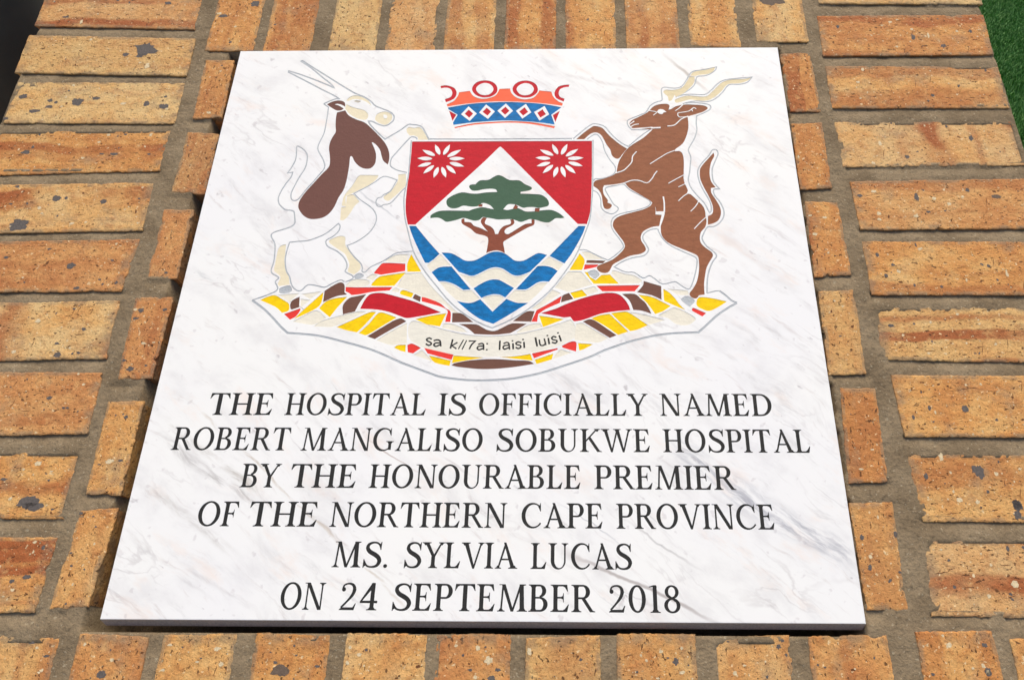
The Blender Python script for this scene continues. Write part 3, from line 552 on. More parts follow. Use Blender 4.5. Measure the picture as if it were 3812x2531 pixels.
patch|cream_patch|cream|s|636,-896! 678,-823 724,-781! 834,-818!
patch|cream_patch|cream|s|969,-56! 1079,-21 1105,-36 1126,-86! 1008,-120!
patch|red_ribbon|deepred|s|502,-350! 668,-292 755,-248 929,-175 1104,-121 1244,-99 1348,-116 1416,-180 1457,-254 1473,-312! 1317,-327 1144,-360 971,-428 868,-449 850,-437! 824,-394! 756,-401 669,-384!
patch|yellow_patch|yellow|s|1048,-413! 1143,-375 1247,-359! 1443,-571! 1335,-611! 1184,-495
patch|yellow_patch|yellow|s|1264,-351! 1360,-337 1446,-337 1572,-428 1656,-495! 1542,-548 1464,-566! 1356,-457
patch|brown_patch|dkbrown|s|958,-452! 1031,-423 1099,-447 1318,-616! 1245,-646! 1098,-547
patch|brown_patch|dkbrown|s|1387,-114! 1527,-114 1590,-171 1648,-235 1702,-359! 1602,-322 1507,-312! 1468,-195
patch|yellow_patch|yellow|s|1566,-124! 1713,-151 1839,-220 1913,-264! 1834,-323 1742,-363! 1657,-225
patch|brown_patch|dkbrown|s|1633,48! 1720,18 1823,-17! 1819,-188! 1713,-131 1555,-95! 1623,-7
patch|yellow_patch|yellow|s|1844,-52! 1907,-97 1964,-166 2011,-245 2071,-313! 1967,-264 1845,-201!
patch|red_patch|red|s|1110,-11! 1592,-4! 1528,-82! 1174,-81!
patch|yellow_patch|yellow|s|979,161! 1016,161! 1040,100! 1102,59! 1169,125! 1262,130! 1360,14! 1079,14!
patch|cream_patch|cream|s|1275,145! 1303,186 1425,140 1531,119 1616,53! 1580,18! 1369,14!
patch|red_patch|red|s|984,259! 1140,260! 1108,227 970,192!
patch|brown_patch|dkbrown|s|1002,279! 1011,315 1221,308! 1185,274!
patch|yellow_patch|yellow|s|927,404! 976,336 980,279 953,189! 811,189!
patch|cream_patch|cream|s|949,420! 1021,425 1110,377 1199,325! 1011,326!
patch|red_patch|red|s|2141,-304 2159,-286 2292,-352! 2247,-391! 2144,-323
patch|yellow_patch|yellow|s|2199,-206 2233,-157 2362,-167 2528,-209! 2432,-275 2329,-325 2257,-304 2200,-265
patch|cream_patch|cream|s|1892,-52! 2108,-73! 2114,-127 1992,-127!
patch|cream_patch|cream|s|1771,-380! 1949,-279! 2049,-323 2172,-410 2144,-458 2081,-494 1971,-486 1873,-409!
patch|cream_patch|cream|s|1472,-341! 1574,-356 1846,-433! 1672,-491!
patch|cream_patch|cream|s|885,-476! 953,-466! 1224,-646! 1164,-684 1096,-702 867,-670!
patch|red_patch|red|s|732,-740! 799,-702 850,-686 888,-698 884,-805! 740,-758
patch|yellow_patch|yellow|s|905,-707! 1066,-719! 968,-777 918,-793!
motto|-|black|w162|-661,-660 -689,-645 -716,-659 -708,-678 -672,-697 -662,-716 -687,-732 -722,-713
motto|-|black|w162|-640,-678 -606,-667 -571,-680 -558,-744
motto|-|black|w162|-567,-704 -616,-704 -634,-725 -613,-744 -568,-725
motto|-|black|w170|-436,-660! -454,-769!
motto|-|black|w145|-382,-697! -442,-735! -389,-772!
motto|-|black|w110|-319,-664! -369,-775!
motto|-|black|w110|-286,-672! -329,-781!
motto|-|black|w153|-264,-681! -190,-679! -228,-721 -253,-777
motto|-|black|w153|-160,-721 -126,-709 -103,-721 -99,-786
motto|-|black|w153|-103,-739 -154,-744 -168,-765 -148,-784 -104,-767
motto|-|black|w170|-64,-704! -65,-721!
motto|-|black|w169|-65,-775! -65,-791!
motto|-|black|w169|71,-676! 71,-786!
motto|-|black|w153|110,-713 141,-697 167,-710 177,-781
motto|-|black|w153|170,-730 121,-735 107,-756 123,-777 171,-756
motto|-|black|w169|211,-707! 216,-778!
motto|-|black|w170|204,-671! 206,-687!
motto|-|black|w153|301,-704 269,-691 244,-704 250,-721 289,-733 296,-753 271,-770 241,-753
motto|-|black|w169|328,-691! 334,-763!
motto|-|black|w170|317,-655! 318,-671!
motto|-|black|w186|449,-638! 470,-744!
motto|-|black|w153|491,-663 500,-721 520,-735 546,-726 558,-707
motto|-|black|w153|544,-651! 563,-730!
motto|-|black|w170|587,-644! 599,-719!
motto|-|black|w170|576,-608! 579,-624!
motto|-|black|w153|674,-639 644,-627 623,-646 638,-665 672,-672 681,-688 660,-707 626,-695
motto|-|black|w170|703,-613! 726,-685!
motto|-|black|w171|689,-577! 692,-593!
""".strip().split('\n')

WORDS = [   # line, word, x from, x to, baseline y from, to, cap height (mm on the slab)
    (0, 'THE', -291.5, -224.9, -151.8, -151.8, 24.12),
    (0, 'HOSPITAL', -211.6, -66.0, -151.8, -152.0, 24.12),
    (0, 'IS', -53.3, -24.6, -152.0, -152.0, 24.12),
    (0, 'OFFICIALLY', -11.5, 162.1, -152.0, -152.2, 24.12),
    (0, 'NAMED', 174.0, 287.9, -152.2, -152.3, 24.12),
    (1, 'ROBERT', -320.8, -201.0, -189.0, -189.3, 24.06),
    (1, 'MANGALISO', -189.1, -5.8, -189.4, -189.8, 24.06),
    (1, 'SOBUKWE', 8.5, 162.0, -189.9, -190.3, 24.06),
    (1, 'HOSPITAL', 175.2, 321.5, -190.3, -190.6, 24.06),
    (2, 'BY', -243.9, -205.0, -226.8, -226.9, 23.89),
    (2, 'THE', -194.9, -129.3, -226.9, -227.1, 23.89),
    (2, 'HONOURABLE', -116.1, 92.4, -227.1, -227.6, 23.89),
    (2, 'PREMIER', 105.9, 244.4, -227.6, -228.0, 23.89),
    (3, 'OF', -279.0, -240.2, -264.7, -264.8, 24.01),
    (3, 'THE', -229.4, -162.5, -264.8, -264.9, 24.01),
    (3, 'NORTHERN', -149.7, 21.4, -265.0, -265.4, 24.01),
    (3, 'CAPE', 35.5, 113.4, -265.4, -265.6, 24.01),
    (3, 'PROVINCE', 126.7, 277.6, -265.7, -266.0, 24.01),
    (4, 'MS.', -142.4, -89.7, -302.5, -302.7, 23.87),
    (4, 'SYLVIA', -74.0, 32.8, -302.8, -303.1, 23.87),
    (4, 'LUCAS', 45.2, 140.5, -303.2, -303.5, 23.87),
    (5, 'ON', -186.0, -145.0, -340.3, -340.5, 24.0),
    (5, '24', -130.7, -95.6, -340.5, -340.6, 24.0),
    (5, 'SEPTEMBER', -81.5, 105.3, -340.7, -341.2, 24.0),
    (5, '2018', 117.8, 183.5, -341.3, -341.4, 24.0),
]

def curve_pts(toks, closed, sub=3):
    P, K = [], []
    for t in toks.split():
        K.append(t.endswith('!'))
        a, b = t.rstrip('!').split(',')
        P.append(Vector((int(a) / 10.0, int(b) / 10.0)))
    n = len(P)
    out = []
    for i in range(n if closed else n - 1):
        j = (i + 1) % n
        a, b = P[i], P[j]
        out.append(a)
        L = (b - a).length
        if (K[i] and K[j]) or L < 0.9:
            continue
        d0 = (b - P[i - 1]) * 0.5 if not K[i] and (closed or i > 0) else (b - a)
        d1 = (P[(j + 1) % n] - a) * 0.5 if not K[j] and (closed or j < n - 1) else (b - a)
        for d in (d0, d1):
            if d.length > L * 1.2:
                d *= L * 1.2 / d.length
        m = sub if L > 4 else 2
        for s in range(1, m):
            t = s / m
            h00, h10 = 2*t**3 - 3*t*t + 1, t**3 - 2*t*t + t
            h01, h11 = -2*t**3 + 3*t*t, t**3 - t*t
            out.append(a * h00 + d0 * h10 + b * h01 + d1 * h11)
    if not closed:
        out.append(P[-1])
    return out

def ribbon(pts, ws):
    """quads along an open line of varying width"""
    n = len(pts)
    L, Rr = [], []
    for i in range(n):
        a = pts[max(i - 1, 0)]
        b = pts[min(i + 1, n - 1)]
        d0 = (pts[i] - a).normalized() if i else (b - pts[i]).normalized()
        d1 = (b - pts[i]).normalized() if i < n - 1 else d0
        t = d0 + d1
        t = t.normalized() if t.length > 0.3 else d0
        nn = Vector((-t.y, t.x))
        k = min(1.0 / max(abs(nn.dot(Vector((-d0.y, d0.x)))), 0.5), 1.6)
        w = ws[i] * 0.5 * k
        L.append(pts[i] + nn * w)
        Rr.append(pts[i] - nn * w)
    return [[L[i], L[i + 1], Rr[i + 1], Rr[i]] for i in range(n - 1)]

# ---- roman capitals, drawn on a cap height of 100
def rect(x0, y0, x1, y1): return [(x0, y0), (x1, y0), (x1, y1), (x0, y1)]
def foot(x0, x1, y, s, el=10, er=10):
    return [(x0 - el, y), (x1 + er, y), (x1 + er, y + 3.2 * s), (x1 + er * .4, y + 5 * s), (x1, y + 12 * s),
            (x0, y + 12 * s), (x0 - el * .4, y + 5 * s), (x0 - el, y + 3.2 * s)]
def arc(cx, cy, rx_, ry_, tx, ty, a0, a1, n=14, ox=0):
    q = []
    for i in range(n):
        f = []
        for k in (i, i + 1):
            a = math.radians(a0 + (a1 - a0) * k / n)
            f.append(((cx + rx_ * math.cos(a), cy + ry_ * math.sin(a)),
                      (cx + ox + (rx_ - tx) * math.cos(a), cy + (ry_ - ty) * math.sin(a))))
        q.append([f[0][0], f[1][0], f[1][1], f[0][1]])
    return q
def spine(pw, sub=3):
    pts = [Vector(p[:2]) for p in pw]
    ws = [p[2] for p in pw]
    P, W = [], []
    n = len(pts)
    for i in range(n - 1):
        a, b = pts[i], pts[i + 1]
        d0 = (b - pts[max(i - 1, 0)]) * .5
        d1 = (pts[min(i + 2, n - 1)] - a) * .5
        for s in range(sub):
            t = s / sub
            P.append(a * (2*t**3 - 3*t*t + 1) + d0 * (t**3 - 2*t*t + t) + b * (-2*t**3 + 3*t*t) + d1 * (t**3 - t*t))
            W.append(ws[i] * (1 - t) + ws[i + 1] * t)
    P.append(pts[-1]); W.append(ws[-1])
    return [[tuple(v) for v in q] for q in ribbon(P, W)]
def stem(x0, x1):
    x0, x1 = x0 - .4, x1 + 1.2
    return [rect(x0, 0, x1, 100), foot(x0, x1, 0, 1), foot(x0, x1, 100, -1)]
TOPARM = lambda s, e: [[(s, 93.4), (s + (e - s) * .55, 93.4), (e - 9, 90), (e - .5, 74), (e + 2, 74), (e - 1, 100), (s, 100)]]
BOTARM = lambda s, e: [[(s, 0), (e - 2, 0), (e + 4, 28), (e + 1.5, 28), (e - 10, 11), (s + (e - s) * .55, 6.6), (s, 6.6)]]
MIDARM = lambda s, e, y: [[(s, y - 3.3), (s + (e - s) * .6, y - 3.3), (e - 4, y - 6), (e - 2, y - 17), (e, y - 17),
                           (e, y + 17), (e - 2, y + 17), (e - 4, y + 6), (s + (e - s) * .6, y + 3.3), (s, y + 3.3)]]
GLYPH = {
 'I': (37, stem(12, 25)),
 'H': (86, stem(12, 25) + stem(61, 74) + [rect(24, 46.6, 62, 53.4)]),
 'E': (72, stem(12, 25) + TOPARM(24, 61) + BOTARM(24, 62) + MIDARM(24, 48, 52)),
 'F': (66, stem(12, 25) + TOPARM(24, 61) + MIDARM(24, 48, 51)),
 'L': (68, stem(12, 25) + BOTARM(24, 60)),
 'T': (78, [rect(32, 0, 47.5, 98), foot(32, 47.5, 0, 1)] + TOPARM(39, 74) + [[(79 - x, y) for x, y in TOPARM(39, 74)[0]]]),
 'P': (70, stem(12, 25) + [rect(24, 92.8, 42, 100), rect(24, 44, 42, 51.2)] + arc(42, 72, 25, 28, 15, 7.2, -90, 90)),
 'R': (82, stem(12, 25) + [rect(24, 92.8, 42, 100), rect(24, 47, 42, 54.2)] + arc(42, 73.5, 25, 26.5, 15, 7.2, -90, 90)
       + [[(36, 49), (50, 49), (76, 6), (84, 3), (84, 0), (66, 0)]]),
 'B': (76, stem(12, 25) + [rect(24, 92.8, 40, 100), rect(24, 48, 42, 54.5), rect(24, 0, 42, 7.2)]
       + arc(40, 76, 23.5, 24, 14.6, 7.2, -90, 90) + arc(42, 27, 27, 27, 15.6, 7.2, -90, 90)),
 'D': (90, stem(12, 25) + [rect(24, 92.6, 40, 100), rect(24, 0, 40, 7.4)] + arc(40, 50, 43, 50, 15.5, 7.4, -90, 90, 18)),
 'O': (92, arc(46, 50, 42, 51.5, 15.5, 7.4, 0, 360, 32)),
 'C': (84, arc(47, 50, 42, 51.5, 11, 7.4, 48, 322, 24, 4) + [[(70, 92), (74, 92), (75, 100), (77.5, 100), (78.5, 66), (76, 66), (68, 84)]]),
 'G': (92, arc(47, 50, 42, 51.5, 11, 7.4, 48, 320, 24, 4) + [[(70, 92), (74, 92), (75, 100), (77.5, 100), (78.5, 66), (76, 66), (68, 84)],
       rect(69, 5, 81, 42), foot(69, 81, 43, -1)]),
 'S': (74, spine([(65, 76, 5), (57, 92, 7), (40, 97, 7.4), (22, 90, 11), (17.5, 75, 14), (27, 61, 16), (44, 51, 17), (58, 40, 16), (64, 25, 15),
       (56, 8, 11), (38, 2.5, 7.4), (20, 7, 7), (10, 24, 5)]) + [[(58, 90), (64, 94), (66, 100), (68.5, 100), (67.5, 68), (64.5, 68)],
       [(18, 8), (10, 4), (8, -1.5), (5.5, -1.5), (6, 32), (9, 32)]]),
 'U': (86, [rect(12, 30, 26.5, 100), foot(12, 26.5, 100, -1), rect(64.5, 30, 71, 100), foot(64.5, 71, 100, -1)] + arc(41.5, 32, 29.5, 33.5, 10.5, 6, 180, 360, 18, 4)),
 'N': (90, [rect(14, 0, 20.5, 98), foot(14, 20.5, 0, 1), [(4, 100), (26, 100), (79, 1), (79, 0), (65, 0), (15, 92), (12, 96.8), (4, 96.8)],
       rect(72.5, 0, 79, 100), foot(72.5, 79, 100, -1)]),
 'M': (108, [[(12, 0), (18.5, 0), (24, 98), (17.5, 98)], foot(12, 18.5, 0, 1), [(7, 100), (29, 100), (59, 2), (58, 0), (49, 0), (19, 92), (16, 96.8), (7, 96.8)],
       [(51, 0), (58, 0), (87, 97), (79, 97)], [(80.5, 0), (96.5, 0), (93, 100), (78, 100)], foot(80.5, 96.5, 0, 1), [(79, 100), (101, 100), (101, 96.8), (94, 94), (82, 92)]]),
 'A': (88, [[(13, 0), (20, 0), (47, 90), (42, 101)], [(36.5, 101), (46, 101), (82, 0), (66, 0)], [(38, 101), (44, 101), (43, 88)], rect(24, 32, 62, 38.6),
       foot(14, 19, 0, 1), foot(66, 81, 0, 1)]),
 'V': (86, [[(6.5, 100), (23, 100), (50, 6), (47, -1), (42.5, -1)], [(71, 100), (78, 100), (50, -1), (43, -1)], foot(7, 22, 100, -1), foot(72, 77, 100, -1)]),
 'Y': (82, [[(6, 100), (21, 100), (47, 48), (47, 38), (36, 44)], [(69, 100), (76, 100), (48, 42), (38, 42)], rect(34, 0, 49, 46), foot(34, 49, 0, 1),
       foot(6, 21, 100, -1), foot(70, 75, 100, -1)]),
 'W': (122, [[(7, 100), (21, 100), (43, 4), (40, -1), (36, -1)], [(59, 100), (66, 100), (43, -1), (36.5, -1)], [(54, 100), (68, 100), (89, 4), (86, -1), (82, -1)],
       [(105, 100), (112, 100), (89, -1), (82.5, -1)], foot(7, 21, 100, -1), foot(56, 66, 100, -1), foot(106, 111, 100, -1)]),
 'K': (86, stem(12, 25) + [[(25, 42), (25, 52), (65, 100), (73, 100)], [(34, 57), (42, 67), (80, 5), (88, 3), (88, 0), (69, 0)], foot(66, 72, 100, -1, 9, 9)]),
 '2': (72, arc(18, 76, 7.5, 8.5, 7.5, 8.5, 0, 360, 10) + spine([(14, 78, 6), (19, 92, 6.5), (35, 97.5, 7), (50, 92, 10), (56, 75, 13), (49, 53, 11), (32, 30, 7), (14, 9, 7)])
       + [[(7, 0), (60, 0), (66, 25), (63, 25), (55, 10.5), (16, 10), (9, 4)]]),
 '4': (74, [rect(42, 0, 56.5, 99), foot(42, 56.5, 0, 1, 11, 11), [(45, 101), (55.5, 101), (55.5, 92), (13, 32), (6, 32)], rect(6, 26, 68, 35)]),
 '0': (72, arc(36, 50, 31, 51, 14.4, 7.4, 0, 360, 28)),
 '1': (50, [rect(19.5, 0, 34, 98), foot(19.5, 34, 0, 1, 11, 11), [(6, 92), (6, 95), (22, 101), (32.5, 101), (32.5, 92), (20, 94)]]),
 '8': (72, arc(36, 76, 25, 25.5, 12.6, 7.2, 0, 360, 24) + arc(36, 26.5, 29, 28, 13.6, 7.2, 0, 360, 24) + [[(20, 64), (28, 64), (54, 40), (46, 40)]]),
 '.': (24, arc(12, 6.5, 7.5, 7.5, 7.5, 7.5, 0, 360, 12)),
}

def word_polys(word, x0, x1, y0, y1, cap):
    polys, pen = [], 0.0
    for ch in word:
        adv, ps = GLYPH[ch]
        polys += [[(x + pen, y) for x, y in p] for p in ps]
        pen += adv + 1
    lo = min(x for p in polys for x, _ in p)
    hi = max(x for p in polys for x, _ in p)
    out = []
    for p in polys:
        q = []
        for x, y in p:
            f = (x - lo) / (hi - lo)
            q.append(Vector((x0 + f * (x1 - x0), y0 + f * (y1 - y0) + y * cap / 100.0)))
        out.append(q)
    return out

MARBLE_V, MARBLE_F = [], []
INLAY = {}          # key -> [verts, faces]

def carve(x0, y0, x1, y1, shapes):
    """shapes: (key or None, polygon) painted in order; the face of the slab is cut along every outline"""
    vin = [Vector((x0, y0)), Vector((x1, y0)), Vector((x1, y1)), Vector((x0, y1))]
    fin = [[0, 1, 2, 3]]
    keys = [None]
    for key, poly in shapes:
        a = sum(poly[i - 1].x * poly[i].y - poly[i].x * poly[i - 1].y for i in range(len(poly)))
        if abs(a) < 1e-4:
            continue
        if a < 0:
            poly = poly[::-1]
        fin.append(list(range(len(vin), len(vin) + len(poly))))
        vin += [Vector((p.x, p.y)) for p in poly]
        keys.append(key)
    vo, eo, fo, _, _, of = delaunay_2d_cdt(vin, [], fin, 0, 1e-4)
    cen = np.array([[sum(vo[i].x for i in f) / len(f), sum(vo[i].y for i in f) / len(f)] for f in fo])
    top = np.zeros(len(fo), dtype=int)            # last painted shape that covers each facet
    for k, face in enumerate(fin[1:], 1):
        P = np.array([(vin[i].x, vin[i].y) for i in face])
        lo, hi = P.min(0), P.max(0)
        ids = np.nonzero(((cen >= lo) & (cen <= hi)).all(1))[0]
        if not len(ids):
            continue
        c = cen[ids]
        hit = np.zeros(len(ids), dtype=bool)
        for (ax, ay), (bx, by) in zip(P, np.roll(P, -1, 0)):
            if ay != by:
                hit ^= ((ay > c[:, 1]) != (by > c[:, 1])) & (c[:, 0] < (bx - ax) * (c[:, 1] - ay) / (by - ay) + ax)
        top[ids[hit]] = k
    own = [keys[k] for k in top]
    mbase = len(MARBLE_V)
    MARBLE_V.extend((v.x / 1000, v.y / 1000, 0.0) for v in vo)
    edge_marble, edge_paint = {}, set()
    for f, k in zip(fo, own):
        es = [(f[i], f[(i + 1) % len(f)]) for i in range(len(f))]
        if k is None:
            MARBLE_F.append([mbase + i for i in f])
            for a, b in es:
                edge_marble[(a, b)] = 1
        else:
            V, F, idx = INLAY.setdefault(k, ([], [], {}))
            ff = []
            for i in f:
                kk = (mbase, i)
                if kk not in idx:
                    idx[kk] = len(V)
                    V.append((vo[i].x / 1000, vo[i].y / 1000, FLOOR))
                ff.append(idx[kk])
            F.append(ff)
            edge_paint.update(es)
    low = {}
    for a, b in edge_marble:
        if (b, a) in edge_paint:
            for i in (a, b):
                if i not in low:
                    low[i] = len(MARBLE_V)
                    MARBLE_V.append((vo[i].x / 1000, vo[i].y / 1000, PIT))
            MARBLE_F.append([mbase + b, mbase + a, low[a], low[b]])

shapes, part_no = [], 0
for line in CREST:
    part, sub, mat, kind, toks = line.split('|')
    part_no += 1
    if part in ('patch',):
        key = (part, sub, mat, part_no)
    elif part in ('crown', 'shield') and sub in ('ring', 'diamond', 'triangle', 'wave', 'cream_wave', 'orange_band'):
        key = (part, sub, mat, part_no)
    elif sub in ('hoof', 'horn', 'cream_marking'):
        key = (part, sub, mat, part_no)
    else:
        key = (part, sub, mat, 0)
    if mat == 'marble':
        key = None
    if kind[0] in 'sh':
        shapes.append((key, curve_pts(toks, True)))
    else:
        pts = curve_pts(toks, False)
        w = int(kind[1:]) / 100.0
        if part == 'motto':
            w *= 1.15
        if part == 'outline':
            w = w * 1.5 if w < 1.6 else w * 1.1
        shapes += [(key, q) for q in ribbon(pts, [w] * len(pts))]
B = 349.2
carve(-B, -123.0, B, B, shapes)
cuts = [-123.0, -158.5, -196.0, -234.0, -272.0, -310.0, -B]
for ln in range(6):
    sh = []
    for l, w, x0, x1, y0, y1, cap in WORDS:
        if l == ln:
            sh += [(('inscription', 'line', 'black', ln), q) for q in word_polys(w, x0, x1, y0, y1, cap)]
    carve(-B, cuts[ln + 1], B, cuts[ln], sh)

plaque = thing('marble_plaque', 'square white veined marble plaque with painted coat of arms and black engraved lettering', 'plaque', SLOPE)
# rounded arris and the sides of the slab
H, TH = 0.35, 0.013
rings = [(0.3492, 0.0), (0.3497, -0.00015), (0.35, -0.0007), (0.35, -TH)]
vb = len(MARBLE_V)
for r, z in rings:
    fy = -r - (.0042 * (-z - .0007) / (TH - .0007) if z < -.0007 else 0.0)      # front edge is cut slightly splayed
    MARBLE_V += [(-r, fy, z), (r, fy, z), (r, r, z), (-r, r, z)]
for k in range(3):
    for i in range(4):
        j = (i + 1) % 4
        MARBLE_F.append([vb + 4 * k + 4 + i, vb + 4 * k + 4 + j, vb + 4 * k + j, vb + 4 * k + i])
MARBLE_F.append([vb + 12 + 3, vb + 12 + 2, vb + 12 + 1, vb + 12])
n_side = 9
mesh_obj('slab', MARBLE_V, MARBLE_F, [M_MARBLE, M_SAWN], plaque, [0] * (len(MARBLE_F) - n_side) + [1] * n_side)

PART_NAME = {'oryx': ('oryx_figure', 'coat'), 'kudu': ('kudu_figure', 'coat'), 'crown': ('crown', 'blue_band'), 'shield': ('shield', 'field'),
             'scroll': ('scroll', '-')}
PART_LABEL = {'oryx': 'rearing white and brown antelope with straight horns', 'kudu': 'rearing brown antelope with twisted horns',
              'crown': 'red, orange and blue crown of rings and diamonds', 'shield': 'red shield with flowers, tree and blue waves',
              'scroll': 'cream scroll with a motto in small black letters'}
roots = {}
for key, (V, F, _) in INLAY.items():
    part, sub, mat, _n = key
    if part in PART_NAME and sub == PART_NAME[part][1]:
        o = mesh_obj(PART_NAME[part][0], V, F, PAINT[mat], plaque)
        o['label'] = PART_LABEL[part]
        roots[part] = o
for key, (V, F, _) in INLAY.items():
    part, sub, mat, _n = key
    if part in roots and sub == PART_NAME[part][1]:
        continue
    if part == 'outline':
        mesh_obj('silver_outline', V, F, PAINT[mat], plaque)
    elif part == 'patch':
        mesh_obj(sub, V, F, PAINT[mat], plaque)
    elif part == 'inscription':
        mesh_obj('inscription_line', V, F, PAINT[mat], plaque)
    elif part == 'motto':
        mesh_obj('motto_lettering', V, F, PAINT[mat], roots['scroll'])
    else:
        mesh_obj(sub, V, F, PAINT[mat], roots[part])

# ------------------------------------------------------------------ brick plinth
plinth = thing('brick_plinth', 'sloping plinth of orange face bricks in grey mortar around the marble plaque', 'plinth', SLOPE)
ZB = -0.004             # brick faces lie a little below the marble face
random.seed(7)
BRICKS = [   # course, corners TL TR BR BL in mm on the slope, tone, streak, spots, streak axis
    ('left', [-642, 467, -424, 465, -423, 395, -641, 403], .25, .7, .5, 0),
    ('left', [-643, 385, -417, 376, -415, 312, -642, 320], .3, .25, .5, 0),
    ('left', [-633, 303, -415, 299, -413, 234, -631, 237], .15, .15, 1, 0),
    ('left', [-634, 223, -416, 222, -416, 162, -634, 156], .45, .6, .6, 0),
    ('left', [-636, 140, -418, 143, -416, 76, -634, 72], .3, .8, .6, 0),
    ('left', [-634, 59, -416, 63, -421, -4, -639, -6], .5, .3, .6, 0),
    ('left', [-638, -20, -420, -18, -416, -86, -634, -91], .1, .6, .5, 1),
    ('left', [-632, -103, -414, -104, -414, -170, -632, -175], .42, .4, .4, 0),
    ('left', [-631, -188, -413, -192, -414, -257, -632, -257], .5, .5, .5, 0),
    ('left', [-632, -276, -414, -276, -416, -344, -634, -343], .45, .9, .6, 0),
    ('innerleft', [-394, 338, -358, 338, -355, 242, -391, 241], .7, .2, .6, 0),
    ('innerleft', [-393, 219, -354, 216, -354, 127, -393, 130], .75, .4, .5, 0),
    ('innerleft', [-396, 104, -361, 104, -362, 12, -396, 11], .65, .15, .5, 0),
    ('innerleft', [-401, -13, -360, -13, -361, -109, -396, -111], .8, .3, .6, 0),
    ('innerleft', [-400, -136, -363, -136, -363, -234, -397, -233], .4, .1, .4, 0),
    ('innerleft', [-398, -249, -362, -247, -367, -338, -402, -341], .42, .15, .4, 0),
    ('innerright', [354, 342, 392, 346, 392, 248, 356, 248], .65, .5, .5, 0),
    ('innerright', [354, 227, 391, 229, 389, 132, 353, 130], .8, .1, .6, 0),
    ('innerright', [356, 112, 393, 111, 394, 15, 354, 12], .65, .5, .6, 0),
    ('innerright', [355, -7, 393, -5, 391, -104, 353, -105], .4, .15, .5, 0),
    ('innerright', [362, -120, 397, -121, 394, -218, 356, -220], .75, .2, .6, 0),
    ('innerright', [353, -240, 394, -239, 391, -337, 355, -337], .6, .1, .7, 0),
    ('right', [419, 496, 635, 494, 632, 429, 416, 433], .15, .2, .5, 0),
    ('right', [410, 409, 628, 408, 625, 339, 409, 339], .55, .6, .5, 0),
    ('right', [409, 321, 627, 318, 625, 252, 408, 253], .4, .4, .5, 0),
    ('right', [408, 230, 624, 230, 624, 165, 408, 163], .12, 1, .4, 1),
    ('right', [412, 140, 628, 143, 630, 75, 414, 74], .42, .35, .7, 0),
    ('right', [414, 57, 630, 56, 629, -11, 413, -10], .45, .4, .7, 0),
    ('right', [413, -26, 629, -28, 628, -92, 412, -87], .42, .7, .5, 0),
    ('right', [417, -106, 633, -108, 636, -173, 420, -172], .42, .2, .9, 0),
    ('right', [418, -191, 634, -191, 638, -258, 422, -256], .45, .3, .8, 0),
    ('right', [418, -275, 634, -275, 629, -343, 413, -342], .12, .9, .5, 0),
    ('top', [-400, 574, -336, 573, -336, 355, -400, 356], .6, .4, .7, 0),
    ('top', [-322, 572, -261, 571, -261, 353, -322, 354], .5, .4, .6, 0),
    ('top', [-236, 571, -175, 570, -175, 352, -236, 353], .3, .15, .5, 0),
    ('top', [-161, 571, -96, 570, -96, 352, -161, 353], .28, .1, .25, 0),
    ('top', [-84, 570, -19, 570, -19, 352, -84, 352], .3, .5, .5, 0),
    ('top', [-4, 570, 62, 570, 62, 352, -4, 352], .5, .5, .8, 0),
    ('top', [76, 571, 141, 571, 141, 353, 76, 353], .45, .5, .6, 0),
    ('top', [156, 571, 224, 571, 224, 353, 156, 353], .4, .5, .6, 0),
    ('top', [239, 577, 304, 574, 304, 356, 239, 359], .4, .15, .5, 0),
    ('top', [326, 583, 393, 582, 393, 364, 326, 365], .15, .5, .3, 0),
    ('bottom', [-460, -363, -386, -366, -386, -584, -460, -581], .45, .3, .5, 0),
    ('bottom', [-366, -363, -303, -365, -303, -583, -366, -581], .62, .3, .6, 0),
    ('bottom', [-289, -363, -223, -362, -223, -580, -289, -581], .25, .1, .4, 0),
    ('bottom', [-204, -361, -137, -362, -137, -580, -204, -579], .55, .8, .6, 0),
    ('bottom', [-121, -360, -48, -362, -48, -580, -121, -578], .25, .15, .6, 0),
    ('bottom', [-39, -361, 28, -361, 28, -579, -39, -579], .65, .2, .7, 0),
    ('bottom', [43, -364, 109, -361, 109, -579, 43, -582], .42, .2, .4, 0),
    ('bottom', [125, -360, 195, -360, 195, -578, 125, -578], .38, .2, .7, 0),
    ('bottom', [211, -363, 280, -360, 280, -578, 211, -581], .42, .2, .6, 0),
    ('bottom', [298, -361, 368, -359, 368, -577, 298, -579], .5, .3, .6, 0),
    ('bottom', [395, -357, 463, -355, 463, -573, 395, -575], .6, .3, .6, 0),
    ('bottom', [478, -362, 547, -361, 547, -579, 478, -580], .5, .2, .6, 0),
]
def row(course, x0, x1, ys, h):
    return [(course, [x0, y, x1, y, x1, y - h, x0, y - h], random.uniform(.2, .6), random.uniform(.1, .6), .5, 0) for y in ys]
# the same courses go on outside the photograph
BRICKS += row('left', -638, -421, (551,), 66) + row('right', 416, 632, (575,), 66)
BRICKS += [('bottom', [-547, -362, -478, -362, -478, -580, -547, -580], .4, .3, .5, 0), ('bottom', [-634, -362, -564, -362, -564, -580, -634, -580], .5, .3, .5, 0),
           ('bottom', [562, -362, 630, -362, 630, -580, 562, -580], .3, .3, .5, 0)]

